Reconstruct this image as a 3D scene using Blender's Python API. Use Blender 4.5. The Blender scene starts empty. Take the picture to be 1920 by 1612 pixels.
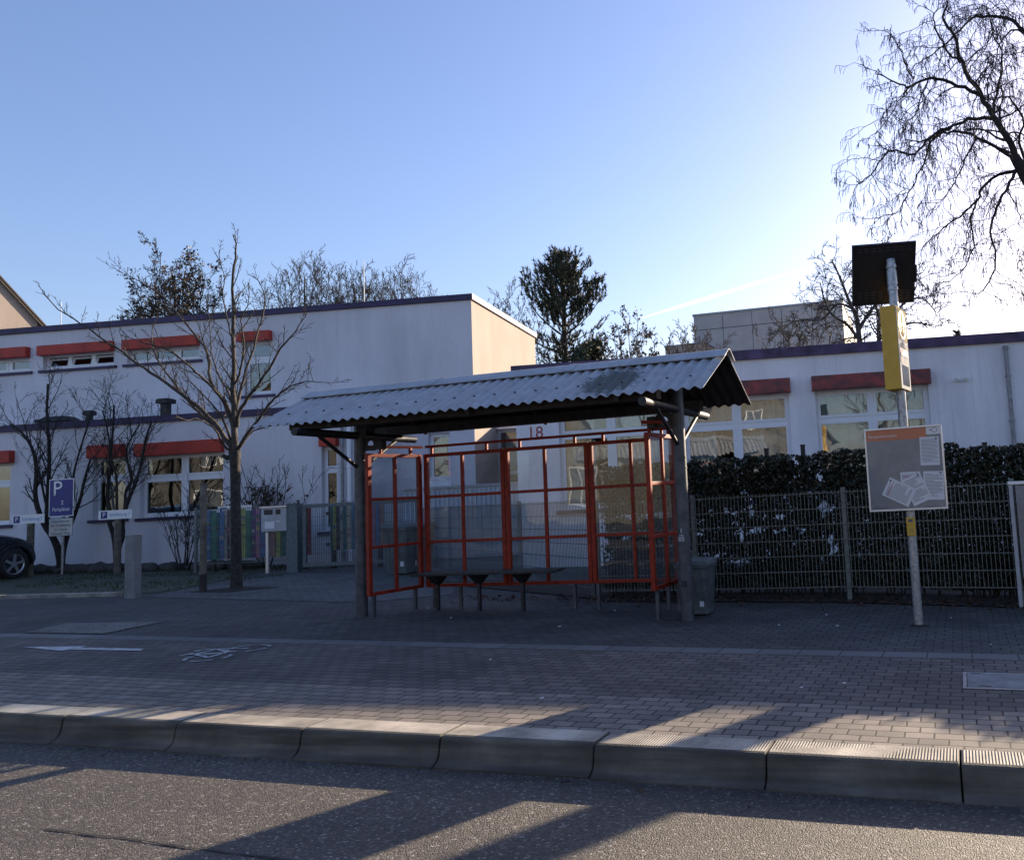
import bpy, math, random
from mathutils import Vector, Matrix, noise as mnoise
R = math.radians
sc = bpy.context.scene
COL = sc.collection

# ------------------------------------------------------------------ camera
FPX, U0, V0, CH = 1570.058, 1327.119, 761.521, 1.3872      # focal length and principal point in photo pixels (1920x1612)
YAW, PIT, ROL = R(-16.3559), R(5.72996), R(-3.11497)
GX, GY = -.0191, -.0113                                     # the pavement falls gently to the right and away
cF = Vector((math.sin(YAW)*math.cos(PIT), math.cos(YAW)*math.cos(PIT), math.sin(PIT)))
_rt = Vector((math.cos(YAW), -math.sin(YAW), 0)); _up = _rt.cross(cF)
cR = math.cos(ROL)*_rt + math.sin(ROL)*_up
cU = -math.sin(ROL)*_rt + math.cos(ROL)*_up
cam = bpy.data.cameras.new('camera'); camo = bpy.data.objects.new('camera', cam); COL.objects.link(camo)
camo.matrix_world = Matrix(((cR.x, cU.x, -cF.x, 0), (cR.y, cU.y, -cF.y, 0), (cR.z, cU.z, -cF.z, CH), (0, 0, 0, 1)))
cam.sensor_width = 36; cam.lens = FPX/1920*36; cam.sensor_fit = 'HORIZONTAL'
cam.shift_x = (960-U0)/1920; cam.shift_y = (V0-806)/1920
cam.clip_start = .05; cam.clip_end = 6000
sc.camera = camo
sc.render.resolution_x, sc.render.resolution_y = 1024, 859

# ------------------------------------------------------------------ sky, sun, exposure
SAZ, SEL = 24.5, 16.5
w = bpy.data.worlds.new('World'); sc.world = w; w.use_nodes = True
nt = w.node_tree; nt.nodes.clear()
sky = nt.nodes.new('ShaderNodeTexSky'); sky.sky_type = 'NISHITA'; sky.sun_disc = False
sky.sun_elevation = R(SEL); sky.sun_rotation = R(SAZ)
sky.air_density = 1.25; sky.dust_density = 1.25; sky.ozone_density = 4.2
bg = nt.nodes.new('ShaderNodeBackground'); bg.inputs['Strength'].default_value = .1
wo = nt.nodes.new('ShaderNodeOutputWorld')
tnt = nt.nodes.new('ShaderNodeVectorMath'); tnt.operation = 'MULTIPLY'; tnt.inputs[1].default_value = (1.09,.93,1.02)
nt.links.new(sky.outputs[0], tnt.inputs[0]); nt.links.new(tnt.outputs[0], bg.inputs[0]); nt.links.new(bg.outputs[0], wo.inputs[0])
SD = Vector((math.sin(R(SAZ))*math.cos(R(SEL)), math.cos(R(SAZ))*math.cos(R(SEL)), math.sin(R(SEL))))
sl = bpy.data.lights.new('sun', 'SUN'); sl.energy = 5.0; sl.angle = R(.53); sl.color = (1, .82, .6)
so = bpy.data.objects.new('sun', sl); COL.objects.link(so); so.rotation_euler = SD.to_track_quat('Z', 'Y').to_euler()
so.location = (10, 20, 20)
sc.view_settings.view_transform = 'Standard'; sc.view_settings.look = 'None'
sc.view_settings.exposure = 1.3; sc.view_settings.gamma = 1

# ------------------------------------------------------------------ helpers
def zg(x, y):
    return GX*max(-45, min(30, x)) + GY*max(-12, min(40, y))
def ray(px, py):
    return cF + cR*((px-U0)/FPX) - cU*((py-V0)/FPX)
def at(px, py, Y):                      # the point at depth Y that stands at pixel px, py of the photograph
    d = ray(px, py); return Vector((0, 0, CH)) + d*(Y/d.y)
BA = R(11.5); BO = Vector((-20.5, 16.2, 0))
BM = Matrix.Translation(BO) @ Matrix.Rotation(BA, 4, 'Z')   # building frame: x along the facade, y away from the street
def bw(s, d, z): return BM @ Vector((s, d, z))

WB = {}
def tag(o, label=None, cat=None, group=None, kind=None):
    if label: o['label'] = label
    if cat: o['category'] = cat
    if group: o['group'] = group
    if kind: o['kind'] = kind
    return o
def thing(name, label, cat, loc, group=None):
    o = bpy.data.objects.new(name, None); COL.objects.link(o); o.empty_display_size = .2
    o.location = loc; WB[o] = Vector(loc)
    return tag(o, label, cat, group)

class MB:
    def __init__(s, T=None):
        s.v = []; s.f = []; s.mi = []; s.sm = []; s.mat = 0; s.T = T
    def add(s, vs, fs, smooth=False):
        b = len(s.v)
        if s.T is not None: vs = [s.T @ Vector(p) for p in vs]
        s.v.extend([tuple(p) for p in vs])
        for f in fs:
            s.f.append([i+b for i in f]); s.mi.append(s.mat); s.sm.append(smooth)
    def box(s, x0, x1, y0, y1, z0, z1):
        s.add([(x0,y0,z0),(x1,y0,z0),(x1,y1,z0),(x0,y1,z0),(x0,y0,z1),(x1,y0,z1),(x1,y1,z1),(x0,y1,z1)],
              [(3,2,1,0),(4,5,6,7),(0,1,5,4),(1,2,6,5),(2,3,7,6),(3,0,4,7)])
    def hexa(s, p):                     # eight corners, bottom ring then top ring
        s.add(p, [(3,2,1,0),(4,5,6,7),(0,1,5,4),(1,2,6,5),(2,3,7,6),(3,0,4,7)])
    def quad(s, a, b, c, d): s.add([a,b,c,d], [(0,1,2,3)])
    def poly(s, ps): s.add(ps, [tuple(range(len(ps)))])
    def prism(s, ps, off):              # polygon swept along off
        n = len(ps); off = Vector(off); q = [Vector(p)+off for p in ps]
        s.add(list(ps)+q, [tuple(range(n))[::-1], tuple(range(n, 2*n))]+[(i,(i+1)%n,n+(i+1)%n,n+i) for i in range(n)])
    def bar(s, a, b, w, h=None):        # rectangular bar between two points
        h = h or w; a = Vector(a); b = Vector(b); t = (b-a).normalized()
        up = Vector((0,0,1)) if abs(t.z) < .95 else Vector((0,1,0))
        x = t.cross(up).normalized()*(w/2); y = x.normalized().cross(t)*(h/2)
        s.hexa([a-x-y,a+x-y,a+x+y,a-x+y,b-x-y,b+x-y,b+x+y,b-x+y])
    def tube(s, ps, rs, n=8, cap=True, smooth=True):
        ps = [Vector(p) for p in ps]
        if not isinstance(rs, (list, tuple)): rs = [rs]*len(ps)
        vs = []; fs = []; ref = None
        for i, p in enumerate(ps):
            t = (ps[min(i+1, len(ps)-1)]-ps[max(i-1, 0)])
            if t.length < 1e-9: t = Vector((0,0,1))
            t.normalize()
            if ref is None: ref = Vector((1,0,0)) if abs(t.x) < .9 else Vector((0,1,0))
            x = (ref - t*ref.dot(t))
            if x.length < 1e-6: x = t.orthogonal()
            x.normalize(); ref = x; y = t.cross(x); r = rs[i]
            for k in range(n):
                a = 2*math.pi*k/n; vs.append(p + x*(r*math.cos(a)) + y*(r*math.sin(a)))
            if i:
                o = (i-1)*n
                for k in range(n):
                    fs.append((o+k, o+(k+1)%n, o+n+(k+1)%n, o+n+k))
        s.add(vs, fs, smooth)
        if cap and n > 3:
            s.add(vs[:n], [tuple(range(n))[::-1]]); s.add(vs[-n:], [tuple(range(n))])
    def cyl(s, p, r, z0, z1, n=16, r2=None):
        s.tube([(p[0],p[1],z0),(p[0],p[1],z1)], [r, r if r2 is None else r2], n)
    def build(s, name, mats, parent=None, bevel=0):
        base = WB.get(parent, Vector((0,0,0)))
        me = bpy.data.meshes.new(name)
        me.from_pydata([(p[0]-base.x, p[1]-base.y, p[2]-base.z) for p in s.v], [], s.f)
        if not isinstance(mats, (list, tuple)): mats = [mats]
        for m in mats: me.materials.append(m)
        me.polygons.foreach_set('material_index', s.mi); me.polygons.foreach_set('use_smooth', s.sm)
        me.update()
        o = bpy.data.objects.new(name, me); COL.objects.link(o)
        if parent is not None: o.parent = parent; WB[o] = base
        if bevel:
            b = o.modifiers.new('bevel', 'BEVEL'); b.width = bevel; b.segments = 2; b.limit_method = 'ANGLE'
        return o
def copy_tree(o, parent=None):
    c = o.copy(); COL.objects.link(c)
    if parent is not None: c.parent = parent
    for ch in [x for x in bpy.data.objects if x.parent == o]: copy_tree(ch, c)
    return c
_tc = {}
def text_geo(s, size):
    cu = bpy.data.curves.new('t', 'FONT'); cu.body = s; cu.size = size; cu.align_x = 'CENTER'; cu.align_y = 'CENTER'
    cu.resolution_u = 3
    o = bpy.data.objects.new('t', cu); COL.objects.link(o)
    dg = bpy.context.evaluated_depsgraph_get(); e = o.evaluated_get(dg); me = e.to_mesh()
    vs = [v.co.copy() for v in me.vertices]; fs = [tuple(p.vertices) for p in me.polygons]
    e.to_mesh_clear(); bpy.data.objects.remove(o); bpy.data.curves.remove(cu)
    return vs, fs
def put_text(mb, s, size, M, squeeze=1):
    vs, fs = text_geo(s, size)
    mb.add([M @ Vector((v.x*squeeze, v.y, 0)) for v in vs], fs)
def facing(o, xdir):                   # frame with X along xdir, Y up, Z out towards the viewer
    x = Vector(xdir).normalized(); y = Vector((0,0,1)); z = x.cross(y)
    return Matrix(((x.x,y.x,z.x,o[0]),(x.y,y.y,z.y,o[1]),(x.z,y.z,z.z,o[2]),(0,0,0,1)))

# ------------------------------------------------------------------ materials
def mat(name, c, rough=.6, metal=0, spec=.5, nscale=0, namt=.15, bump=0, bscale=40, c2=None, ndet=6, coat=0):
    m = bpy.data.materials.new(name); m.use_nodes = True
    t = m.node_tree; p = t.nodes['Principled BSDF']
    p.inputs['Base Color'].default_value = (*c, 1); p.inputs['Roughness'].default_value = rough
    p.inputs['Metallic'].default_value = metal; p.inputs['Specular IOR Level'].default_value = spec
    if coat: p.inputs['Coat Weight'].default_value = coat
    if nscale or bump:
        tc = t.nodes.new('ShaderNodeTexCoord')
    if nscale:
        n = t.nodes.new('ShaderNodeTexNoise'); n.inputs['Scale'].default_value = nscale; n.inputs['Detail'].default_value = ndet
        n.inputs['Roughness'].default_value = .65
        t.links.new(tc.outputs['Object'], n.inputs['Vector'])
        cr = t.nodes.new('ShaderNodeValToRGB')
        d = c2 or tuple(max(0, x*(1-namt*2)) for x in c)
        cr.color_ramp.elements[0].position = .35; cr.color_ramp.elements[1].position = .65
        cr.color_ramp.elements[0].color = (*d, 1); cr.color_ramp.elements[1].color = (*[min(1, x*(1+namt*.4)) for x in c], 1)
        t.links.new(n.outputs['Fac'], cr.inputs['Fac']); t.links.new(cr.outputs['Color'], p.inputs['Base Color'])
    if bump:
        n2 = t.nodes.new('ShaderNodeTexNoise'); n2.inputs['Scale'].default_value = bscale; n2.inputs['Detail'].default_value = 5
        t.links.new(tc.outputs['Object'], n2.inputs['Vector'])
        b = t.nodes.new('ShaderNodeBump'); b.inputs['Strength'].default_value = bump; b.inputs['Distance'].default_value = .02
        t.links.new(n2.outputs['Fac'], b.inputs['Height']); t.links.new(b.outputs['Normal'], p.inputs['Normal'])
    return m
def glassmat(name, tint=(.93,.95,.96), r0=.06, k=.9, dirt=0.0, rough=.01):
    m = bpy.data.materials.new(name); m.use_nodes = True; t = m.node_tree; t.nodes.clear()
    o = t.nodes.new('ShaderNodeOutputMaterial'); mx = t.nodes.new('ShaderNodeMixShader')
    tr = t.nodes.new('ShaderNodeBsdfTransparent'); tr.inputs[0].default_value = (*tint, 1)
    gl = t.nodes.new('ShaderNodeBsdfGlossy'); gl.inputs['Roughness'].default_value = rough; gl.inputs[0].default_value = (1,1,1,1)
    lw = t.nodes.new('ShaderNodeLayerWeight'); lw.inputs[0].default_value = .5
    pw = t.nodes.new('ShaderNodeMath'); pw.operation = 'POWER'; pw.inputs[1].default_value = 4
    ma = t.nodes.new('ShaderNodeMath'); ma.operation = 'MULTIPLY_ADD'; ma.inputs[1].default_value = k; ma.inputs[2].default_value = r0
    ma.use_clamp = True
    t.links.new(lw.outputs['Facing'], pw.inputs[0]); t.links.new(pw.outputs[0], ma.inputs[0]); t.links.new(ma.outputs[0], mx.inputs[0])
    last = tr
    if dirt:
        df = t.nodes.new('ShaderNodeBsdfDiffuse'); df.inputs[0].default_value = (.45,.47,.46,1)
        m2 = t.nodes.new('ShaderNodeMixShader'); tc = t.nodes.new('ShaderNodeTexCoord')
        n = t.nodes.new('ShaderNodeTexNoise'); n.inputs['Scale'].default_value = 3.0; n.inputs['Detail'].default_value = 8; n.inputs['Roughness'].default_value = .7
        mr = t.nodes.new('ShaderNodeMapRange'); mr.inputs[1].default_value = .4; mr.inputs[2].default_value = .8; mr.inputs[3].default_value = dirt*.3; mr.inputs[4].default_value = dirt*1.8
        t.links.new(tc.outputs['Object'], n.inputs[0]); t.links.new(n.outputs['Fac'], mr.inputs[0]); t.links.new(mr.outputs[0], m2.inputs[0])
        t.links.new(tr.outputs[0], m2.inputs[1]); t.links.new(df.outputs[0], m2.inputs[2]); last = m2
    # a gentle waviness so that mirrored shapes bend as in old panes
    tc2 = t.nodes.new('ShaderNodeTexCoord'); n3 = t.nodes.new('ShaderNodeTexNoise'); n3.inputs['Scale'].default_value = 1.6; n3.inputs['Detail'].default_value = 1
    bp = t.nodes.new('ShaderNodeBump'); bp.inputs['Strength'].default_value = .1; bp.inputs['Distance'].default_value = .04
    t.links.new(tc2.outputs['Object'], n3.inputs[0]); t.links.new(n3.outputs['Fac'], bp.inputs['Height']); t.links.new(bp.outputs[0], gl.inputs['Normal'])
    t.links.new(last.outputs[0], mx.inputs[1]); t.links.new(gl.outputs[0], mx.inputs[2]); t.links.new(mx.outputs[0], o.inputs[0])
    return m
def paver(name, c1, c2, mortar, bwid=.16, bh=.113, off=.5, gap=.006, rot=0, patch=.36, bumpd=.012):
    m = bpy.data.materials.new(name); m.use_nodes = True; t = m.node_tree; p = t.nodes['Principled BSDF']
    p.inputs['Roughness'].default_value = .82; p.inputs['Specular IOR Level'].default_value = .35
    tc = t.nodes.new('ShaderNodeTexCoord'); mp = t.nodes.new('ShaderNodeMapping'); mp.inputs['Rotation'].default_value = (0,0,rot)
    t.links.new(tc.outputs['Object'], mp.inputs[0])
    # slight wander so the courses are not dead straight
    nw = t.nodes.new('ShaderNodeTexNoise'); nw.inputs['Scale'].default_value = 1.7; nw.inputs['Detail'].default_value = 3
    vs = t.nodes.new('ShaderNodeVectorMath'); vs.operation = 'MULTIPLY_ADD'; vs.inputs[1].default_value = (.03,.03,0)
    t.links.new(mp.outputs[0], nw.inputs[0]); t.links.new(nw.outputs['Color'], vs.inputs[0]); t.links.new(mp.outputs[0], vs.inputs[2])
    b = t.nodes.new('ShaderNodeTexBrick'); b.offset = off
    b.inputs['Scale'].default_value = 1; b.inputs['Brick Width'].default_value = bwid; b.inputs['Row Height'].default_value = bh
    b.inputs['Mortar Size'].default_value = gap; b.inputs['Mortar Smooth'].default_value = .25; b.inputs['Bias'].default_value = 0
    b.inputs['Color1'].default_value = (*c1,1); b.inputs['Color2'].default_value = (*c2,1); b.inputs['Mortar'].default_value = (*mortar,1)
    t.links.new(vs.outputs[0], b.inputs[0])
    n = t.nodes.new('ShaderNodeTexNoise'); n.inputs['Scale'].default_value = .9; n.inputs['Detail'].default_value = 9; n.inputs['Roughness'].default_value = .7
    t.links.new(tc.outputs['Object'], n.inputs[0])
    mr = t.nodes.new('ShaderNodeMapRange'); mr.inputs[1].default_value = .3; mr.inputs[2].default_value = .7; mr.inputs[3].default_value = 1-patch; mr.inputs[4].default_value = 1+patch
    t.links.new(n.outputs['Fac'], mr.inputs[0])
    n2 = t.nodes.new('ShaderNodeTexNoise'); n2.inputs['Scale'].default_value = 160; n2.inputs['Detail'].default_value = 3
    t.links.new(tc.outputs['Object'], n2.inputs[0])
    mr2 = t.nodes.new('ShaderNodeMapRange'); mr2.inputs[3].default_value = .68; mr2.inputs[4].default_value = 1.32
    t.links.new(n2.outputs['Fac'], mr2.inputs[0])
    mm = t.nodes.new('ShaderNodeMath'); mm.operation = 'MULTIPLY'; t.links.new(mr.outputs[0], mm.inputs[0]); t.links.new(mr2.outputs[0], mm.inputs[1])
    vo = t.nodes.new('ShaderNodeTexVoronoi'); vo.inputs['Scale'].default_value = 2.6; t.links.new(tc.outputs['Object'], vo.inputs[0])
    vr = t.nodes.new('ShaderNodeMapRange'); vr.inputs[1].default_value = .04; vr.inputs[2].default_value = .075; vr.inputs[3].default_value = .62; vr.inputs[4].default_value = 1; t.links.new(vo.outputs['Distance'], vr.inputs[0])
    m5 = t.nodes.new('ShaderNodeMath'); m5.operation = 'MULTIPLY'; t.links.new(mm.outputs[0], m5.inputs[0]); t.links.new(vr.outputs[0], m5.inputs[1]); mm = m5
    mx = t.nodes.new('ShaderNodeVectorMath'); mx.operation = 'SCALE'; t.links.new(b.outputs['Color'], mx.inputs[0]); t.links.new(mm.outputs[0], mx.inputs['Scale'])
    t.links.new(mx.outputs[0], p.inputs['Base Color'])
    bp = t.nodes.new('ShaderNodeBump'); bp.inputs['Strength'].default_value = 1; bp.inputs['Distance'].default_value = bumpd; bp.invert = True
    ad = t.nodes.new('ShaderNodeMath'); ad.operation = 'MULTIPLY_ADD'; ad.inputs[1].default_value = -.12
    t.links.new(n2.outputs['Fac'], ad.inputs[0]); t.links.new(b.outputs['Fac'], ad.inputs[2]); t.links.new(ad.outputs[0], bp.inputs['Height'])
    t.links.new(bp.outputs[0], p.inputs['Normal'])
    return m
def asphaltmat(name, c=(.088,.074,.062)):
    m = bpy.data.materials.new(name); m.use_nodes = True; t = m.node_tree; p = t.nodes['Principled BSDF']
    p.inputs['Roughness'].default_value = .62; p.inputs['Specular IOR Level'].default_value = .5
    tc = t.nodes.new('ShaderNodeTexCoord')
    v = t.nodes.new('ShaderNodeTexVoronoi'); v.inputs['Scale'].default_value = 85; t.links.new(tc.outputs['Object'], v.inputs[0])
    v2 = t.nodes.new('ShaderNodeTexVoronoi'); v2.inputs['Scale'].default_value = 190; t.links.new(tc.outputs['Object'], v2.inputs[0])
    cr = t.nodes.new('ShaderNodeValToRGB'); e = cr.color_ramp
    e.elements[0].position = 0; e.elements[0].color = (*[x*.55 for x in c],1); e.elements[1].position = 1; e.elements[1].color = (.34,.32,.29,1)
    for po, k in ((.55,.85),(.8,1.3),(.93,1.7)):
        q = e.elements.new(po); q.color = (*[x*k for x in c],1)
    sp = t.nodes.new('ShaderNodeSeparateColor'); t.links.new(v.outputs['Color'], sp.inputs[0]); t.links.new(sp.outputs[0], cr.inputs[0])
    n = t.nodes.new('ShaderNodeTexNoise'); n.inputs['Scale'].default_value = .8; n.inputs['Detail'].default_value = 10; n.inputs['Roughness'].default_value = .75
    mp = t.nodes.new('ShaderNodeMapping'); mp.inputs['Scale'].default_value = (.35,1.6,1); t.links.new(tc.outputs['Object'], mp.inputs[0]); t.links.new(mp.outputs[0], n.inputs[0])
    mr = t.nodes.new('ShaderNodeMapRange'); mr.inputs[1].default_value = .3; mr.inputs[2].default_value = .72; mr.inputs[3].default_value = .65; mr.inputs[4].default_value = 1.35
    t.links.new(n.outputs['Fac'], mr.inputs[0])
    mx = t.nodes.new('ShaderNodeVectorMath'); mx.operation = 'SCALE'; t.links.new(cr.outputs[0], mx.inputs[0]); t.links.new(mr.outputs[0], mx.inputs['Scale'])
    t.links.new(mx.outputs[0], p.inputs['Base Color'])
    ad = t.nodes.new('ShaderNodeMath'); t.links.new(v.outputs['Distance'], ad.inputs[0]); t.links.new(v2.outputs['Distance'], ad.inputs[1])
    b = t.nodes.new('ShaderNodeBump'); b.inputs['Strength'].default_value = .9; b.inputs['Distance'].default_value = .006; b.invert = True
    t.links.new(ad.outputs[0], b.inputs['Height']); t.links.new(b.outputs[0], p.inputs['Normal'])
    return m
def wallmat(name, c, streak=.12):
    m = bpy.data.materials.new(name); m.use_nodes = True; t = m.node_tree; p = t.nodes['Principled BSDF']
    p.inputs['Roughness'].default_value = .9; p.inputs['Specular IOR Level'].default_value = .2
    tc = t.nodes.new('ShaderNodeTexCoord'); mp = t.nodes.new('ShaderNodeMapping'); mp.inputs['Scale'].default_value = (1.6,1.6,.16)
    t.links.new(tc.outputs['Object'], mp.inputs[0])
    n = t.nodes.new('ShaderNodeTexNoise'); n.inputs['Scale'].default_value = 1.4; n.inputs['Detail'].default_value = 8; n.inputs['Roughness'].default_value = .65
    t.links.new(mp.outputs[0], n.inputs[0])
    n1 = t.nodes.new('ShaderNodeTexNoise'); n1.inputs['Scale'].default_value = .7; n1.inputs['Detail'].default_value = 6; t.links.new(tc.outputs['Object'], n1.inputs[0])
    ad = t.nodes.new('ShaderNodeMath'); t.links.new(n.outputs['Fac'], ad.inputs[0]); t.links.new(n1.outputs['Fac'], ad.inputs[1])
    mr = t.nodes.new('ShaderNodeMapRange'); mr.inputs[1].default_value = .7; mr.inputs[2].default_value = 1.25; mr.inputs[3].default_value = 1-streak*2; mr.inputs[4].default_value = 1+streak*.4
    t.links.new(ad.outputs[0], mr.inputs[0])
    mx = t.nodes.new('ShaderNodeVectorMath'); mx.operation = 'SCALE'; mx.inputs[0].default_value = c; t.links.new(mr.outputs[0], mx.inputs['Scale'])
    t.links.new(mx.outputs[0], p.inputs['Base Color'])
    # narrow run-off streaks, patches of algae and repairs
    mq = t.nodes.new('ShaderNodeMapping'); mq.inputs['Scale'].default_value = (7,7,.3); t.links.new(tc.outputs['Object'], mq.inputs[0])
    nq = t.nodes.new('ShaderNodeTexNoise'); nq.inputs['Scale'].default_value = 1.3; nq.inputs['Detail'].default_value = 9; nq.inputs['Roughness'].default_value = .7; t.links.new(mq.outputs[0], nq.inputs[0])
    rq = t.nodes.new('ShaderNodeMapRange'); rq.inputs[1].default_value = .56; rq.inputs[2].default_value = .74; rq.inputs[3].default_value = 1; rq.inputs[4].default_value = 1-streak*2.2; t.links.new(nq.outputs['Fac'], rq.inputs[0])
    nr = t.nodes.new('ShaderNodeTexNoise'); nr.inputs['Scale'].default_value = 22; nr.inputs['Detail'].default_value = 8; nr.inputs['Roughness'].default_value = .8; t.links.new(tc.outputs['Object'], nr.inputs[0])
    rr_ = t.nodes.new('ShaderNodeMapRange'); rr_.inputs[1].default_value = .3; rr_.inputs[2].default_value = .7; rr_.inputs[3].default_value = .93; rr_.inputs[4].default_value = 1.06; t.links.new(nr.outputs['Fac'], rr_.inputs[0])
    mm_ = t.nodes.new('ShaderNodeMath'); mm_.operation = 'MULTIPLY'; t.links.new(rq.outputs[0], mm_.inputs[0]); t.links.new(rr_.outputs[0], mm_.inputs[1])
    mz_ = t.nodes.new('ShaderNodeVectorMath'); mz_.operation = 'SCALE'; t.links.new(mx.outputs[0], mz_.inputs[0]); t.links.new(mm_.outputs[0], mz_.inputs['Scale']); t.links.new(mz_.outputs[0], p.inputs['Base Color'])
    n2 = t.nodes.new('ShaderNodeTexNoise'); n2.inputs['Scale'].default_value = 60; n2.inputs['Detail'].default_value = 4; t.links.new(tc.outputs['Object'], n2.inputs[0])
    b = t.nodes.new('ShaderNodeBump'); b.inputs['Strength'].default_value = .35; b.inputs['Distance'].default_value = .01
    t.links.new(n2.outputs['Fac'], b.inputs['Height']); t.links.new(b.outputs[0], p.inputs['Normal'])
    return m

M = {}
M['asphalt'] = asphaltmat('asphalt')
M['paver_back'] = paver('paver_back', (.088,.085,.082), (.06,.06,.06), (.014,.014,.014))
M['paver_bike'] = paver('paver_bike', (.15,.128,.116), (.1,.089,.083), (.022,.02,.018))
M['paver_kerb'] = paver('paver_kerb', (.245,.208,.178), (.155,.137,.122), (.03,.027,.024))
M['paver_far'] = paver('paver_far', (.12,.12,.118), (.09,.09,.09), (.025,.025,.025), .2, .1)
M['strip'] = mat('strip', (.25,.25,.25), .85, nscale=5, namt=.18, bump=.3, bscale=90)
M['concrete'] = mat('concrete', (.3,.28,.25), .85, nscale=4, namt=.25, bump=.4, bscale=120)
M['earth'] = mat('earth', (.03,.026,.02), .95, nscale=8, namt=.3, bump=1, bscale=30)
M['far_ground'] = mat('far_ground', (.07,.075,.05), .95, nscale=.6, namt=.25)
M['grass'] = mat('grass', (.05,.075,.025), .8, nscale=14, namt=.35)
M['white_paint'] = mat('white_paint', (.55,.55,.55), .7, nscale=9, namt=.25, c2=(.3,.3,.31))
M['wall'] = wallmat('wall', (.64,.63,.67), .07)
M['wall_glare_dirty'] = wallmat('wall_glare_dirty', (.8,.79,.83), .1)  # same paint as the left wing, lightened to paint in glare; stronger dirt streaks
M['cream'] = wallmat('cream', (.36,.31,.275), .06)
M['pale_render'] = wallmat('pale_render', (.19,.18,.16), .08)
M['purple'] = mat('purple', (.032,.014,.085), .55, nscale=3, namt=.3)
M['purple_worn'] = mat('purple_worn', (.095,.06,.14), .65, nscale=3, namt=.3)
M['red_hood'] = mat('red_hood', (.43,.034,.016), .6, nscale=3, namt=.15)
M['red_dirty'] = mat('red_dirty', (.31,.06,.05), .75, nscale=4, namt=.4, c2=(.09,.05,.055))
M['pvc'] = mat('pvc', (.72,.74,.78), .35)
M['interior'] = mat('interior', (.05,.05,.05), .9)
M['curtain'] = mat('curtain', (.6,.6,.57), .9, nscale=2.5, namt=.2)
M['winglass'] = glassmat('winglass', (.8,.84,.84), .085, .8)
M['glass'] = glassmat('glass', (.87,.91,.93), .042, .7, .04)
M['orange'] = mat('orange', (.31,.026,.008), .5, spec=.3, nscale=12, namt=.22, bump=.12, bscale=60)
M['pole_grey'] = mat('pole_grey', (.085,.09,.102), .5, .2, nscale=9, namt=.25, bump=.1)
M['dark_steel'] = mat('dark_steel', (.03,.03,.035), .55, .3, nscale=8, namt=.3)
M['galv'] = mat('galv', (.42,.43,.45), .42, .75, nscale=25, namt=.22)
M['fence'] = mat('fence', (.15,.175,.168), .5, .2, nscale=20, namt=.2)
M['fence_blue'] = mat('fence_blue', (.11,.14,.16), .5, .2, nscale=20, namt=.2)
M['alu'] = mat('alu', (.62,.62,.62), .35, .7)
M['wood_dark'] = mat('wood_dark', (.04,.034,.03), .75, nscale=6, namt=.3)
M['wood_stake'] = mat('wood_stake', (.16,.14,.11), .85, nscale=7, namt=.3, bump=.4)
M['bark_shaded'] = mat('bark_shaded', (.05,.043,.038), .9, nscale=14, namt=.35, bump=.8, bscale=45)  # street tree trunk: shade below the lit crown painted in as darker bark
M['bark'] = mat('bark', (.075,.063,.052), .9, nscale=14, namt=.35, bump=.8, bscale=45)
M['bark_dark'] = mat('bark_dark', (.035,.03,.027), .95, nscale=14, namt=.3)
M['bark_grey'] = mat('bark_grey', (.1,.085,.07), .9, nscale=10, namt=.3)
M['leaf'] = mat('leaf', (.019,.03,.013), .5, nscale=30, namt=.3)
M['leaf_brown'] = mat('leaf_brown', (.07,.045,.02), .6, nscale=30, namt=.35)
M['needle'] = mat('needle', (.02,.035,.018), .6, nscale=9, namt=.3)
M['yellow'] = mat('yellow', (.62,.36,.03), .45, nscale=4, namt=.08)
M['white'] = mat('white', (.75,.75,.73), .45)
M['black'] = mat('black', (.012,.012,.014), .5)
M['matte_white'] = mat('matte_white', (.6,.58,.54), .9, spec=.05)
M['matte_yellow'] = mat('matte_yellow', (.55,.42,.2), .9, spec=.05)
M['screen'] = mat('screen', (.1,.12,.15), .15)
M['board'] = mat('board', (.22,.225,.24), .4, nscale=5, namt=.12)
M['brd_orange'] = mat('brd_orange', (.55,.15,.06), .45)
M['paper'] = mat('paper', (.68,.68,.7), .6)
M['ink'] = mat('ink', (.12,.12,.14), .7)
M['ink_red'] = mat('ink_red', (.35,.03,.06), .6)
M['sign_blue'] = mat('sign_blue', (.007,.012,.17), .4)
M['sign_cyan'] = mat('sign_cyan', (.05,.2,.5), .4)
M['grey_box'] = mat('grey_box', (.38,.4,.43), .5, nscale=6, namt=.1)
M['bollard'] = mat('bollard', (.2,.22,.23), .6, .2, nscale=5, namt=.15)
M['bin'] = mat('bin', (.1,.12,.125), .6, nscale=7, namt=.25)
M['car'] = mat('car', (.012,.02,.03), .25, .3, coat=.8)
M['rubber'] = mat('rubber', (.015,.015,.016), .85)
M['rim'] = mat('rim', (.45,.47,.5), .3, .8)
M['tile'] = mat('tile', (.06,.035,.028), .7, nscale=7, namt=.3)
M['gutter'] = mat('gutter', (.3,.31,.33), .5, .5, nscale=9, namt=.2)
M['stone'] = mat('stone', (.07,.068,.065), .9, nscale=6, namt=.3)
M['slate'] = mat('slate', (.1,.1,.1), .8, nscale=2, namt=.2)
M['grey_panel'] = mat('grey_panel', (.36,.36,.37), .7, nscale=1.2, namt=.06)
M['facade'] = mat('facade', (.2,.19,.17), .85, nscale=6, namt=.2)

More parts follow.
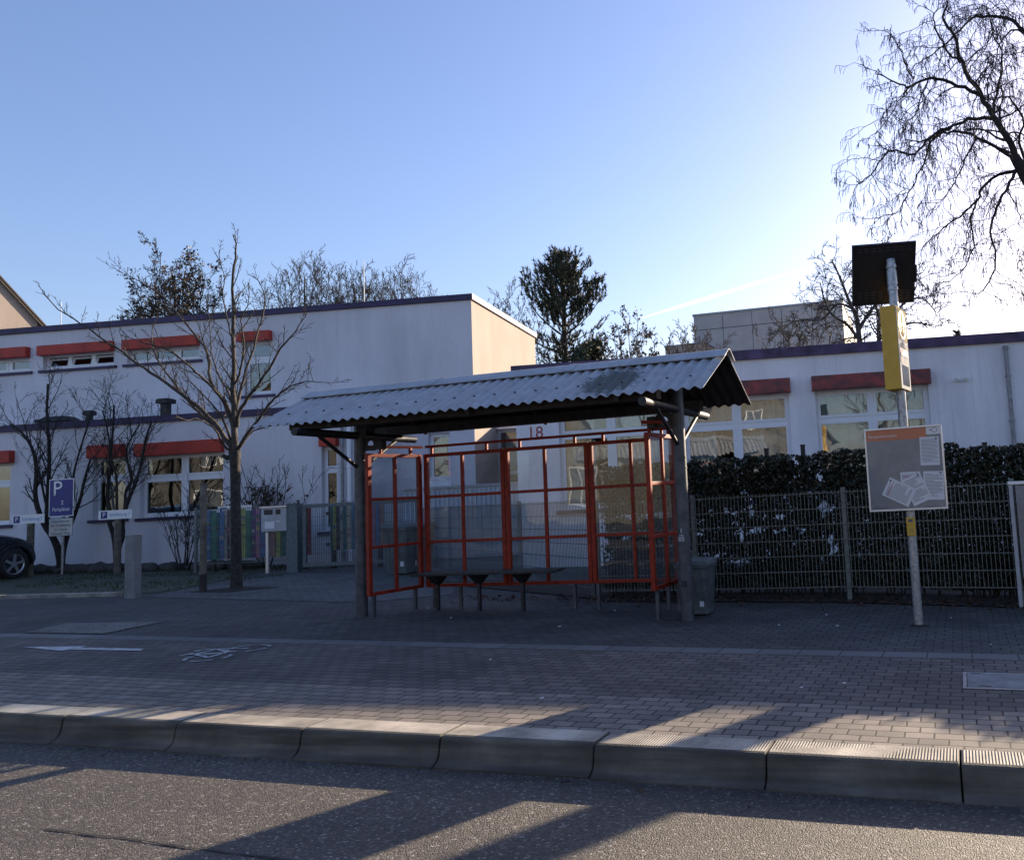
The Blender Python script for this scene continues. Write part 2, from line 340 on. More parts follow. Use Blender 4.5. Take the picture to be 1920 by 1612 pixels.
# corrugated fibre cement, weathered, with a lichen patch
def roofmat():
    m = mat('fibre_cement', (.4,.415,.445), .8, nscale=5, namt=.1, bump=.25, bscale=70)
    t = m.node_tree; p = t.nodes['Principled BSDF']; src = p.inputs['Base Color'].links[0].from_socket
    tc = t.nodes.new('ShaderNodeTexCoord')
    sb = t.nodes.new('ShaderNodeVectorMath'); sb.operation = 'SUBTRACT'; sb.inputs[1].default_value = (1.62,-.62,2.7)
    t.links.new(tc.outputs['Object'], sb.inputs[0])
    ml = t.nodes.new('ShaderNodeVectorMath'); ml.operation = 'MULTIPLY'; ml.inputs[1].default_value = (2.4,2.2,0); t.links.new(sb.outputs[0], ml.inputs[0])
    ln = t.nodes.new('ShaderNodeVectorMath'); ln.operation = 'LENGTH'; t.links.new(ml.outputs[0], ln.inputs[0])
    n = t.nodes.new('ShaderNodeTexNoise'); n.inputs['Scale'].default_value = 14; n.inputs['Detail'].default_value = 6; n.inputs['Roughness'].default_value = .75
    t.links.new(tc.outputs['Object'], n.inputs[0])
    su = t.nodes.new('ShaderNodeMath'); su.operation = 'MULTIPLY_ADD'; su.inputs[1].default_value = -1.6; t.links.new(n.outputs['Fac'], su.inputs[0]); t.links.new(ln.outputs['Value'], su.inputs[2])
    mr = t.nodes.new('ShaderNodeMapRange'); mr.inputs[1].default_value = .1; mr.inputs[2].default_value = -.15; mr.inputs[3].default_value = 0; mr.inputs[4].default_value = .85; t.links.new(su.outputs[0], mr.inputs[0])
    mx = t.nodes.new('ShaderNodeMix'); mx.data_type = 'RGBA'; mx.inputs[7].default_value = (.055,.06,.05,1)
    t.links.new(mr.outputs[0], mx.inputs[0]); t.links.new(src, mx.inputs[6]); t.links.new(mx.outputs[2], p.inputs['Base Color'])
    return m
M['fibre_cement'] = roofmat()
M['roof_shade'] = mat('roof_shade', (.035,.035,.038), .9, nscale=4, namt=.2)  # sheet undersides: the shade below the roof painted in as a dark colour

# ------------------------------------------------------------------ setting: ground, road, kerb, pavement
def sheet(name, pts, dz, m, kind='structure'):
    mb = MB(); mb.poly([(x, y, zg(x, y)+dz) for x, y in pts]); o = mb.build(name, m)
    return tag(o, kind=kind)
def yk(x): return 4.541+.0137*(x+.11)
mb = MB(); gx_ = (-2500,-300,-45,30,300,2500); gy_ = (-2500,-300,-12,40,300,2500)
mb.add([(x,y,zg(x,y)-.35) for y in gy_ for x in gx_], [(j*6+i,j*6+i+1,j*6+i+7,j*6+i+6) for j in range(5) for i in range(5)])
tag(mb.build('ground', M['far_ground']), kind='structure')
sheet('road', [(-45,-3.6),(30,-3.6),(30,yk(30)-.05),(-45,yk(-45)-.05)], -.165, M['asphalt'])
sheet('pavement_opposite', [(-45,-12),(30,-12),(30,-3.6),(-45,-3.6)], -.03, M['paver_far'])
def kerbmat():
    m = mat('kerb_stone', (.5,.44,.36), .85, nscale=2.2, namt=.3, bump=.0)
    t = m.node_tree; p = t.nodes['Principled BSDF']
    tc = t.nodes.new('ShaderNodeTexCoord'); sx = t.nodes.new('ShaderNodeSeparateXYZ'); t.links.new(tc.outputs['Object'], sx.inputs[0])
    wv = t.nodes.new('ShaderNodeMath'); wv.operation = 'MULTIPLY'; wv.inputs[1].default_value = 2*math.pi/.016; t.links.new(sx.outputs[0], wv.inputs[0])
    si = t.nodes.new('ShaderNodeMath'); si.operation = 'SINE'; t.links.new(wv.outputs[0], si.inputs[0])
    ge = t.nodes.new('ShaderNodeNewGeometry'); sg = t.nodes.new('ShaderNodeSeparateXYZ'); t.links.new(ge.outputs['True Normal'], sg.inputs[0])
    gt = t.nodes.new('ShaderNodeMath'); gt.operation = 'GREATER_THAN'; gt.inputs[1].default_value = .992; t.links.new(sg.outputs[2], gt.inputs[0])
    n = t.nodes.new('ShaderNodeTexNoise'); n.inputs['Scale'].default_value = 1.6; t.links.new(tc.outputs['Object'], n.inputs[0])
    m2 = t.nodes.new('ShaderNodeMapRange'); m2.inputs[1].default_value = .42; m2.inputs[2].default_value = .55; t.links.new(n.outputs['Fac'], m2.inputs[0])
    a = t.nodes.new('ShaderNodeMath'); a.operation = 'MULTIPLY'; t.links.new(gt.outputs[0], a.inputs[0]); t.links.new(m2.outputs[0], a.inputs[1])
    b_ = t.nodes.new('ShaderNodeMath'); b_.operation = 'MULTIPLY'; t.links.new(si.outputs[0], b_.inputs[0]); t.links.new(a.outputs[0], b_.inputs[1])
    n2 = t.nodes.new('ShaderNodeTexNoise'); n2.inputs['Scale'].default_value = 90; n2.inputs['Detail'].default_value = 5; t.links.new(tc.outputs['Object'], n2.inputs[0])
    ad = t.nodes.new('ShaderNodeMath'); ad.operation = 'MULTIPLY_ADD'; ad.inputs[1].default_value = .9; t.links.new(n2.outputs['Fac'], ad.inputs[0]); t.links.new(b_.outputs[0], ad.inputs[2])
    bp = t.nodes.new('ShaderNodeBump'); bp.inputs['Strength'].default_value = .8; bp.inputs['Distance'].default_value = .005
    t.links.new(ad.outputs[0], bp.inputs['Height']); t.links.new(bp.outputs[0], p.inputs['Normal'])
    # grime and painted-in shade on the stones' faces, sunlit brightness on the top
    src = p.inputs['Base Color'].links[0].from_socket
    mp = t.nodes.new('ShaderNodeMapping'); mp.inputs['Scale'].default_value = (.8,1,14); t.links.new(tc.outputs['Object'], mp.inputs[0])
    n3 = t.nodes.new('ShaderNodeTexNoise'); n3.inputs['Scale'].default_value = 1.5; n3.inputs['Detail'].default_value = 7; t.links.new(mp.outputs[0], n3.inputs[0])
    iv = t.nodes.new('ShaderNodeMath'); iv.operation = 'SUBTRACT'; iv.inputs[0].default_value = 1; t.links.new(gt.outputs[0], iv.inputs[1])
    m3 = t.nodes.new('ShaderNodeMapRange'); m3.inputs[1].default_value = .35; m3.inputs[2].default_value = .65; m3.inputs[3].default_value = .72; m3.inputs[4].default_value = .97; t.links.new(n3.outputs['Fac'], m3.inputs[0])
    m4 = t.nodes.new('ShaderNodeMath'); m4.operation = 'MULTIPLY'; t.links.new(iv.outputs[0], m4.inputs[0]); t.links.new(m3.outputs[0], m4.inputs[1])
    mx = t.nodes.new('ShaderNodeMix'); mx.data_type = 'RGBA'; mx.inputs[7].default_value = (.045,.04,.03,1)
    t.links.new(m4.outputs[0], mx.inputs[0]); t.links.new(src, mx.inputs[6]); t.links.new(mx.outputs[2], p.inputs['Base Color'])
    return m
rk = random.Random(4); mb = MB()
prof = [(.24,0),(.035,0),(.014,-.004),(.003,-.014),(-.003,-.03),(-.011,-.065),(-.018,-.1),(-.03,-.125),(-.052,-.142),(-.085,-.156),(-.09,-.3),(.24,-.3)]
for k in range(-22, 14):
    x0 = -.11+k+.005; x1 = x0+.99; j = rk.uniform(-.004,.004); jy = rk.uniform(-.005,.005); n = len(prof)
    vs = [(x, yk(x)+a+jy, zg(x, yk(x))+b+j) for x in (x0, x0+.006, x1-.006, x1) for a, b in prof]
    for q in (0, 3):
        for i in range(n):
            p_ = vs[q*n+i]; vs[q*n+i] = (p_[0], p_[1]+(.004 if i not in (0,n-1) else 0), p_[2]-(.004 if i < n-2 else 0))
    mb.add(vs, [(s_*n+i, s_*n+(i+1)%n, (s_+1)*n+(i+1)%n, (s_+1)*n+i) for s_ in range(3) for i in range(n)]+[tuple(range(n)), tuple(range(3*n,4*n))[::-1]])
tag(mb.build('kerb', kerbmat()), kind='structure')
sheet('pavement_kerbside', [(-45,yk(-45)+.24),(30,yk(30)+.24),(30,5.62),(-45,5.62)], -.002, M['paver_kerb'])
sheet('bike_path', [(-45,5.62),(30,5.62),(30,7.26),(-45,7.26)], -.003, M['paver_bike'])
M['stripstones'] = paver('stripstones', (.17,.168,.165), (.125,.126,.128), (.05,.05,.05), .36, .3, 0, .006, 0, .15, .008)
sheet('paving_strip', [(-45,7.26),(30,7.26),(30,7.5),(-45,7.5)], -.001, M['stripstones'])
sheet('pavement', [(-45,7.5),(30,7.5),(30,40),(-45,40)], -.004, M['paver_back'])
sheet('forecourt_path', [(-13.1,10.9),(-8.4,10.4),(-7.6,11.4),(-11.5,18),(-14.5,18),(-14.9,15.6)], .002, M['paver_far'])
def turfmat():
    m = mat('turf_lot', (.05,.062,.03), .95, nscale=5, namt=.3, c2=(.07,.068,.06), bump=.8, bscale=50)
    return m
sheet('parking_lot', [(-45,10.9),(-16,10.75),(-13.9,11.2),(-13.6,11.9),(-15.6,16.2),(-17.6,17.0),(-30,14.5),(-45,11.6)], .004, turfmat())
sheet('planting_bed', [(-17.7,16.9),(-14.6,17.2),(-14.5,18.0),(-30,14.6),(-30,13.8)], .012, M['earth'])
sheet('hedge_bed', [(-9.5,13.2),(-5.6,11.2),(-4.6,10.62),(-1.45,10.62),(4,9.6),(12,8.2),(12,12),(-4,13.6)], .010, M['earth'])
sheet('tree_pit', [(-13.0,11.6),(-12.1,11.55),(-11.7,12.3),(-12.7,12.4)], .008, M['earth'])
# low white edging of the parking lot
mb = MB()
for (xa,ya),(xb,yb) in (((-20,9.75),(-16.02,10.56)),((-16,10.56),(-13.95,11.03))):
    d = Vector((xb-xa,yb-ya,0)).normalized(); n = Vector((-d.y,d.x,0))*.16
    a, b = Vector((xa,ya,zg(xa,ya)-.05)), Vector((xb,yb,zg(xb,yb)-.05))
    mb.hexa([a,b,b+n,a+n]+[p+Vector((0,0,.11)) for p in (a,b,b+n,a+n)])
tag(mb.build('lot_edging', M['concrete'], bevel=.01), kind='structure')
rs_ = random.Random(3); mb = MB(); pv = None
for k in range(30):
    x = -4.5+k*.1; y = 3.22-.03*(x+4.5)+.02*mnoise.noise((x*1.3,0,0))+rs_.uniform(-.008,.008); wd = .003+.008*rs_.random(); z = zg(x,y)-.161
    q = ((x,y-wd,z),(x,y+wd,z))
    if pv: mb.add([pv[0],q[0],q[1],pv[1]],[(0,1,2,3)])
    pv = q
tag(mb.build('road_seam', mat('tar', (.022,.02,.019), .7, nscale=20, namt=.3, bump=.5)), kind='structure')
# painted arrow and bicycle
mb = MB()
def flat(pts, dz=.004): mb.poly([(x,y,zg(x,y)+dz) for x,y in pts])
flat([(-9.02,6.64),(-8.1,6.67),(-8.18,6.78),(-9.02,6.75)]); flat([(-9.02,6.56),(-9.02,6.83),(-9.78,6.70)])
tag(mb.build('painted_arrow', M['white_paint']), 'white arrow painted on the bike path pointing left', 'road marking')
mb = MB()
def stroke(pts, w=.035):
    for (xa,ya),(xb,yb) in zip(pts, pts[1:]):
        d = Vector((xb-xa,yb-ya)); d.normalize(); n = Vector((-d.y,d.x))*w/2; e = d*w*.3
        flat([(xa-n.x-e.x,ya-n.y-e.y),(xb-n.x+e.x,yb-n.y+e.y),(xb+n.x+e.x,yb+n.y+e.y),(xa+n.x-e.x,ya+n.y-e.y)])
for cy in (6.46,6.94):
    a0 = 0 if cy < 6.7 else 40
    for s_ in range(4):
        stroke([(-7.0+.19*math.cos(R(a)), cy+.19*math.sin(R(a))) for a in range(a0+s_*90, a0+s_*90+70, 14)])
stroke([(-7.0,6.46),(-7.3,6.58),(-7.3,6.84),(-7.02,6.72),(-7.3,6.58)]); stroke([(-7.0,6.94),(-7.42,6.82),(-7.46,6.74),(-7.40,6.72)])
stroke([(-7.0,6.46),(-7.02,6.72)]); stroke([(-7.3,6.58),(-7.37,6.56)]); stroke([(-7.38,6.5),(-7.37,6.63)])
tag(mb.build('painted_bicycle', M['white_paint']), 'worn white bicycle symbol painted on the bike path', 'road marking')
# ribbed tactile slabs
mb = MB(); a, b, c, d = [Vector((x,y,zg(x,y)+.004)) for x,y in ((-10.95,7.53),(-9.72,7.55),(-9.9,8.44),(-11.2,8.2))]
for i in range(16):
    for j in range(10):
        p = lambda u, v: a.lerp(b,u).lerp(d.lerp(c,u),v)
        u0,u1,v0,v1 = (i+.12)/16,(i+.88)/16,(j+.12)/10,(j+.88)/10
        mb.hexa([p(u0,v0),p(u1,v0),p(u1,v1),p(u0,v1)]+[q+Vector((0,0,.006)) for q in (p(u0,v0),p(u1,v0),p(u1,v1),p(u0,v1))])
mb.poly([a,b,c,d])
tag(mb.build('tactile_paving', mat('tactile', (.2,.2,.195), .85, nscale=4, namt=.2)), kind='structure')
# manhole cover
t = thing('manhole_cover', 'rectangular pale concrete manhole cover flush with the brick paving', 'manhole cover', (.22,6.45,zg(.22,6.45)))
mb = MB(); z0 = zg(.22,6.45)
def mz(x,y,h): return (x,y,zg(x,y)+h)
def slab(mb, x0,x1,y0,y1,h0,h1): mb.hexa([mz(x0,y0,h0),mz(x1,y0,h0),mz(x1,y1,h0),mz(x0,y1,h0),mz(x0,y0,h1),mz(x1,y0,h1),mz(x1,y1,h1),mz(x0,y1,h1)])
slab(mb,-.06,.5,6.22,6.68,.0,.010); mb.build('lid', M['strip'], t, .003)
mb = MB()
for q in ((-.09,-.065,6.19,6.71),(.505,.53,6.19,6.71),(-.065,.505,6.19,6.215),(-.065,.505,6.685,6.71)): slab(mb,*q,.0,.006)
mb.build('frame', M['galv'], t)
for q in ((.02,.1,6.235,6.26),(.33,.41,6.235,6.26),(-.03,.03,6.63,6.66),(.36,.44,6.63,6.66)):
    mb = MB(); slab(mb,*q,.0105,.012); mb.build('lifting_slot', M['black'], t)

# ------------------------------------------------------------------ buildings
def wall_holes(mb, s0, s1, z0, z1, ops, d, th=.3):
    S = sorted({s0,s1,*[o[0] for o in ops],*[o[1] for o in ops]}); Z = sorted({z0,z1,*[o[2] for o in ops],*[o[3] for o in ops]})
    for a, b in zip(S, S[1:]):
        for c, e in zip(Z, Z[1:]):
            m = ((a+b)/2, (c+e)/2)
            if any(o[0]<m[0]<o[1] and o[2]<m[1]<o[3] for o in ops): continue
            mb.quad((a,d,c),(b,d,c),(b,d,e),(a,d,e))
    for a, b, c, e in ops:
        mb.quad((a,d,c),(a,d,e),(a,d+th,e),(a,d+th,c)); mb.quad((b,d,c),(b,d+th,c),(b,d+th,e),(b,d,e))
        mb.quad((a,d,c),(a,d+th,c),(b,d+th,c),(b,d,c)); mb.quad((a,d,e),(b,d,e),(b,d+th,e),(a,d+th,e))
def window(root, s0, s1, z0, z1, d, cols, rows, hood=None, sill=True, curtain=None, red='red_hood', tilt=False, sillcol='purple', fr=.055):
    """frame (rows = list of z where transoms lie, cols = list of s where mullions stand), panes, sill, hood; d = wall face"""
    df = d+.13; mb = MB(BM)
    mb.box(s0,s1,df,df+.07,z0,z0+fr); mb.box(s0,s1,df,df+.07,z1-fr,z1)
    mb.box(s0,s0+fr,df,df+.07,z0+fr,z1-fr); mb.box(s1-fr,s1,df,df+.07,z0+fr,z1-fr)
    ss = [s0+fr]+[q for c in cols for q in (c-.055,c+.055)]+[s1-fr]; zz = [z0+fr]+[q for c in rows for q in (c-.05,c+.05)]+[z1-fr]
    for c in cols: mb.box(c-.055,c+.055,df-.004,df+.066,z0+fr,z1-fr)
    for c in rows:
        for i in range(0, len(ss), 2): mb.box(ss[i],ss[i+1],df+.002,df+.062,c-.05,c+.05)
    gl = MB(BM); k = .042
    for i in range(0, len(ss), 2):
        for j in range(0, len(zz), 2):
            a, b, c, e = ss[i],ss[i+1],zz[j],zz[j+1]
            if tilt:
                th = R(14); T = Matrix.Translation((0,df-.012,c+.004)) @ Matrix.Rotation(-th,4,'X')
                q = MB(BM @ T); h = e-c-.02
                q.box(a+.004,b-.004,0,.05,0,k); q.box(a+.004,b-.004,0,.05,h-k,h); q.box(a+.004,a+k,0,.05,k,h-k); q.box(b-k,b-.004,0,.05,k,h-k)
                mb.v, mb.f, mb.mi, mb.sm = mb.v+q.v, mb.f+[[x+len(mb.v) for x in f] for f in q.f], mb.mi+q.mi, mb.sm+q.sm
                g2 = MB(BM @ T); g2.box(a+k,b-k,.02,.03,k,h-k)
                gl.f += [[x+len(gl.v) for x in f] for f in g2.f]; gl.v += g2.v; gl.mi += g2.mi; gl.sm += g2.sm
                continue
            y0 = df-.012
            mb.box(a-.012,b+.012,y0,y0+.012,c-.012,c+k); mb.box(a-.012,b+.012,y0,y0+.012,e-k,e+.012)
            mb.box(a-.012,a+k,y0,y0+.012,c+k,e-k); mb.box(b-k,b+.012,y0,y0+.012,c+k,e-k)
            mb.box(a,b,y0+.012,y0+.05,c,c+k-.006); mb.box(a,b,y0+.012,y0+.05,e-k+.006,e); mb.box(a,a+k-.006,y0+.012,y0+.05,c+k,e-k); mb.box(b-k+.006,b,y0+.012,y0+.05,c+k,e-k)
            gl.box(a+k-.006,b-k+.006,df+.012,df+.02,c+k-.006,e-k+.006)
    wo_ = mb.build('window', M['pvc'], root)
    gl.build('pane', M['winglass'], wo_)
    if sill:
        q = MB(BM); q.hexa([(s0-.1,d-.06,z0-.09),(s1+.1,d-.06,z0-.09),(s1+.1,d+.13,z0-.09),(s0-.1,d+.13,z0-.09),(s0-.1,d-.06,z0-.02),(s1+.1,d-.06,z0-.02),(s1+.1,d+.13,z0),(s0-.1,d+.13,z0)])
        q.build('sill', M[sillcol], wo_)
    if hood:
        a, b, c, e = hood; q = MB(BM); nsg = max(1,round((b-a)/.8)); q.box(a+.002,b-.002,d-.164,d-.003,c+.002,e-.002)
        for k in range(nsg): u0 = a+(b-a)*k/nsg+(.003 if k else 0); u1 = a+(b-a)*(k+1)/nsg-(.003 if k < nsg-1 else 0); q.box(u0,u1,d-.172,d-.166,c+.014,e)
        q.box(a-.006,b+.006,d-.178,d-.003,c-.014,c-.0)
        q.build('window_hood', M[red], wo_)
    if curtain:
        q = MB(BM); n = 24
        for (a, b, c, e, amp) in curtain:
            vs = []; fs = []
            for i in range(n+1):
                s_ = a+(b-a)*i/n; dd = df+.22+amp*math.sin(i*2.3)+amp*.5*math.sin(i*5.1)
                vs += [(s_,dd,c),(s_,dd*1.0+amp*.6*math.sin(i),e)]
            for i in range(n): fs.append((2*i,2*i+2,2*i+3,2*i+1))
            q.add(vs, fs, True)
        q.build('curtain', M['curtain'], wo_)
    return wo_
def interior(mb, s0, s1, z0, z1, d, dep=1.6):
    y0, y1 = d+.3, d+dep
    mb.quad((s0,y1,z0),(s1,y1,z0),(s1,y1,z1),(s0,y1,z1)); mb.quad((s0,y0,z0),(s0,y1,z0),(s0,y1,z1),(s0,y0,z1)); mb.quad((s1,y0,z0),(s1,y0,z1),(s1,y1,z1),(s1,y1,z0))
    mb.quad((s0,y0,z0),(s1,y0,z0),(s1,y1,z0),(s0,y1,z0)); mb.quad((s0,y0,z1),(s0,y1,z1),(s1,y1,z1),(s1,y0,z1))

# left wing: single-storey front block, two-storey block behind it, glazed link to the right wing
LW = thing('school_building', 'long pale lilac school wing with red window hoods and an upper storey', 'building', bw(0,0,0))
lo_ops = [(-4.6,-2.95,1.5,3.1),(-.66,.22,1.5,3.06),(.62,2.86,1.48,3.03),(5.44,5.86,.9,3.0)]
up_ops = [(-6.2,-4.06,5.76,6.16),(-3.65,-1.52,5.76,6.16),(-1.12,1.01,5.76,6.16),(2.32,3.12,4.66,6.14)]
mid_ops = [(7.5,8.1,2.05,3.3)]
ZB = -.5
mb = MB(BM)
wall_holes(mb, -12, 6.28, ZB, 3.9, lo_ops, 0)
mb.quad((6.28,0,ZB),(6.28,1.6,ZB),(6.28,1.6,3.9),(6.28,0,3.9)); mb.quad((-12,0,ZB),(-12,0,3.9),(-12,9,3.9),(-12,9,ZB))
mb.quad((-12,0,3.9),(6.28,0,3.9),(6.28,1.6,3.9),(-12,1.6,3.9))
mb.build('wall_lower', M['wall'], LW)
mb = MB(BM)
wall_holes(mb, -12, 8.78, 3.9, 6.84, up_ops, 1.6); wall_holes(mb, 6.28, 8.78, ZB, 3.9, mid_ops, 1.6)
mb.quad((-12,1.6,6.84),(8.78,1.6,6.84),(8.78,7.44,6.84),(-12,7.44,6.84)); mb.quad((-12,7.44,ZB),(-12,7.44,6.84),(8.78,7.44,6.84),(8.78,7.44,ZB)); mb.quad((-12,1.6,3.9),(-12,1.6,6.84),(-12,7.44,6.84),(-12,7.44,3.9))
mb.build('wall_upper', M['wall'], LW)
mb = MB(BM); mb.quad((8.78,1.6,ZB),(8.78,7.44,ZB),(8.78,7.44,6.84),(8.78,1.6,6.84)); mb.build('end_wall', M['cream'], LW)  # same paint as the other walls; its look in the sun is put into the colour
mb = MB(BM); mb.box(-12.05,6.33,-.06,-.002,3.87,4.04); mb.box(6.283,6.33,-.002,1.598,3.87,4.04)
mb.build('roof_edge', M['purple'], LW)
mb = MB(BM); mb.box(-12.05,8.84,1.53,1.597,6.845,7.0); mb.box(8.783,8.84,1.597,7.5,6.845,7.0); mb.box(-12.05,8.783,1.6,7.5,6.845,6.98)
mb.build('roof_edge', M['purple'], LW)
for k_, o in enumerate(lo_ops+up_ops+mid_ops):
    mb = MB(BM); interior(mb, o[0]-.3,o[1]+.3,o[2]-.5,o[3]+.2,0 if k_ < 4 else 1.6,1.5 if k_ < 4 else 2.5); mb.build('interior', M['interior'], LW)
window(LW,-4.6,-2.95,1.5,3.1,0,[-3.8],[2.55],(-4.7,-2.85,3.08,3.38))
window(LW,-.66,.22,1.5,3.06,0,[],[2.52],(-.72,.22,3.06,3.37),curtain=[(-.6,.2,1.5,2.5,.01)])
window(LW,.62,2.86,1.48,3.03,0,[1.74],[2.45],(.56,2.88,3.03,3.34))
window(LW,5.44,5.86,.9,3.0,0,[],[2.42],(5.46,5.9,3.0,3.23))
window(LW,-6.2,-4.06,5.76,6.16,1.6,[-5.5,-4.78],[],(-6.3,-4.04,6.16,6.43))
window(LW,-3.65,-1.52,5.76,6.16,1.6,[-2.94,-2.23],[],(-3.7,-1.5,6.16,6.42),tilt=True)
window(LW,-1.12,1.01,5.76,6.16,1.6,[-.41,.3],[],(-1.16,1.03,6.15,6.41))
window(LW,2.32,3.12,4.66,6.14,1.6,[],[5.62],(2.2,3.14,6.14,6.39))
window(LW,7.5,8.1,2.05,3.3,1.6,[],[],curtain=[(7.5,8.1,2.05,3.3,.02)],sill=False)
mb = MB(BM); mb.box(7.46,8.14,1.56,1.598,.05,2.02); mb.box(7.52,8.08,1.55,1.562,.9,1.95); mb.build('panel_door', M['pvc'], LW, .006)
def downpipe(root, s, d, z0, z1, m='gutter', r=.045):
    mb = MB(BM); mb.tube([(s,d-.09,z0),(s,d-.09,z1)], r, 12)
    mb.tube([(s,d-.09,z1-.01),(s,d-.09,z1+.07)], [r*1.25,r*1.35], 12)
    for z in (z0+.35,(z0+z1)/2-.3,(z0+z1)/2+.5,z1-.55):
        mb.tube([(s,d-.09,z-.015),(s,d-.09,z+.015)], r*1.35, 12); mb.box(s-.015,s+.015,d-.06,d-.001,z-.012,z+.012)
    return mb.build('downpipe', M[m], root)
downpipe(LW, 6.2, 0, .0, 3.86, 'pvc', .05); downpipe(LW, 6.02, 0, .0, 3.86, 'gutter', .035)
# things standing on the low roof and hanging on the wall
mb = MB(BM); mb.box(-2.6,-1.86,.42,.86,4.03,4.12); mb.hexa([(-2.72,.36,4.12),(-1.74,.36,4.12),(-1.74,.92,4.12),(-2.72,.92,4.12),(-2.5,.46,4.27),(-1.96,.46,4.27),(-1.96,.84,4.27),(-2.5,.84,4.27)])
for k in range(4): mb.box(-2.66+k*.27,-2.5+k*.27,.33,.358,4.13,4.2)
mb.build('roof_vent', M['dark_steel'], LW, .01)
for s_, h, wd in ((-1.24,.24,.1),(.9,.42,.15)):
    mb = MB(BM); mb.box(s_-wd*.6,s_+wd*.6,.5-wd*.6,.5+wd*.6,3.99,3.99+h); mb.box(s_-wd*1.1,s_+wd*1.1,.5-wd*1.1,.5+wd*1.1,3.99+h,4.1+h); mb.box(s_-wd*.9,s_+wd*.9,.5-wd*.9,.5+wd*.9,4.1+h,4.12+h)
    mb.build('roof_vent', M['dark_steel'], LW, .006)
mb = MB(BM); mb.tube([(8.4,1.59,3.42),(8.4,1.5,3.42)], .05, 10); mb.tube([(8.4,1.5,3.46),(8.4,1.46,3.36)], [.06,.09], 12); mb.build('wall_lamp', M['white'], LW)
mb = MB(BM); mb.tube([(2.95,-.002,2.78),(2.95,-.05,2.78)], [.06,.04], 12); mb.build('wall_lamp', M['grey_box'], LW)
# glazed link with its doorway
mb = MB(BM); mb.box(8.2,11.4,6.2,6.4,ZB,3.55); mb.box(8.79,11.2,3.3,6.2,3.45,3.6); mb.build('link_roof', M['wall_glare_dirty'], LW)
mb = MB(BM)
for s_ in (8.82,9.55,10.3,11.1): mb.box(s_-.05,s_+.05,3.4,3.48,.0,3.44)
for z in (.02,2.2,3.4): mb.box(8.77,11.2,3.402,3.478,z-.05,z+.05)
lk = mb.build('link_glazing', M['grey_box'], LW)
mb = MB(BM); mb.box(8.87,11.05,3.43,3.44,.08,2.15); mb.box(8.87,11.05,3.43,3.44,2.25,3.35); mb.build('pane', M['winglass'], lk)
mb = MB(BM); mb.quad((8.85,3.9,2.3),(9.6,3.9,2.3),(9.6,3.9,3.3),(8.85,3.9,3.3)); mb.build('curtain', M['curtain'], lk)
tag(bpy.data.objects['end_wall'], 'end wall with its sunlit cream tone painted in')
# right wing
RD = -2.634
RW = thing('school_building', 'single-storey pale school wing with grimy red window hoods behind the hedge', 'building', bw(12,RD,0))
r_ops = [(12.2,14.4,1.15,3.3),(14.86,17.08,1.15,3.3),(17.62,19.92,1.15,3.3),(23.4,25.6,1.15,3.3),(26.4,28.6,1.15,3.3)]
mb = MB(BM); wall_holes(mb, 11.28, 44, ZB, 4.06, r_ops, RD)
mb.quad((11.28,RD,ZB),(11.28,RD,4.06),(11.28,RD+9,4.06),(11.28,RD+9,ZB)); mb.quad((44,RD,ZB),(44,RD+9,ZB),(44,RD+9,4.06),(44,RD,4.06))
mb.quad((11.28,RD,4.06),(44,RD,4.06),(44,RD+9,4.06),(11.28,RD+9,4.06)); mb.quad((11.28,RD+9,ZB),(11.28,RD+9,4.06),(44,RD+9,4.06),(44,RD+9,ZB))
mb.build('wall', M['wall_glare_dirty'], RW)
mb = MB(BM); mb.box(11.22,44.05,RD-.07,RD-.003,4.05,4.25); mb.box(11.22,11.277,RD-.003,RD+9,4.05,4.25); mb.box(11.277,44,RD,RD+9,4.065,4.23)
mb.build('roof_edge', M['purple_worn'], RW)
for o in r_ops:
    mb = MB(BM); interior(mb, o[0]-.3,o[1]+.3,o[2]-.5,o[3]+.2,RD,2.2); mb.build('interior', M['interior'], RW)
cu = {0:[(12.25,12.9,1.2,3.2,.03),(13.3,14.3,1.9,3.25,.03)],1:[(14.9,15.5,1.2,2.6,.03),(16.0,17.0,1.2,3.25,.03),(15.0,15.9,2.75,3.2,.02)],2:[(17.7,18.7,1.2,3.25,.035),(18.8,19.5,1.2,3.1,.03),(19.55,19.85,2.3,3.2,.02)],3:[(23.5,25.5,1.2,3.2,.03)],4:[(26.5,27.4,1.2,3.2,.03)]}
for i, o in enumerate(r_ops):
    c = (o[0]+o[1])/2
    window(RW,*o,RD,[c],[2.71],(o[0]-.06,o[1]+.04,3.32,3.6),curtain=cu[i],red='red_dirty')
downpipe(RW, 21.5, RD, .0, 3.9)
for s_ in (20.51,20.68):
    mb = MB(BM); mb.tube([(s_,RD-.001,3.35),(s_,RD-.07,3.35)], [.03,.045], 12); mb.tube([(s_-.03,RD-.06,3.36),(s_-.03,RD-.1,3.34)], [.03,.04], 10)
    mb.build('floodlight', M['white'], RW)
mb = MB(BM); put_text(mb, '18', .36, Matrix.Translation((11.69,RD-.006,2.79)) @ Matrix.Rotation(R(90),4,'X')); mb.build('house_number', mat('red_number', (.34,.05,.05), .6), RW)
# white container in the yard between the wings
YC = thing('storage_container', 'pale ribbed storage container in the yard behind the shelter glass', 'container', bw(9.4,.3,0))
mb = MB(BM)
for i in range(34): mb.box(7.3+i*.12,7.36+i*.12,.58,.615,.1,1.75)
mb.box(7.25,11.4,.61,2.2,.05,1.8); mb.build('body', mat('container', (.5,.53,.6), .6, nscale=2, namt=.1), YC)
mb = MB(BM); mb.box(7.2,11.45,.55,2.25,1.8,1.86); mb.build('lid', M['grey_box'], YC)

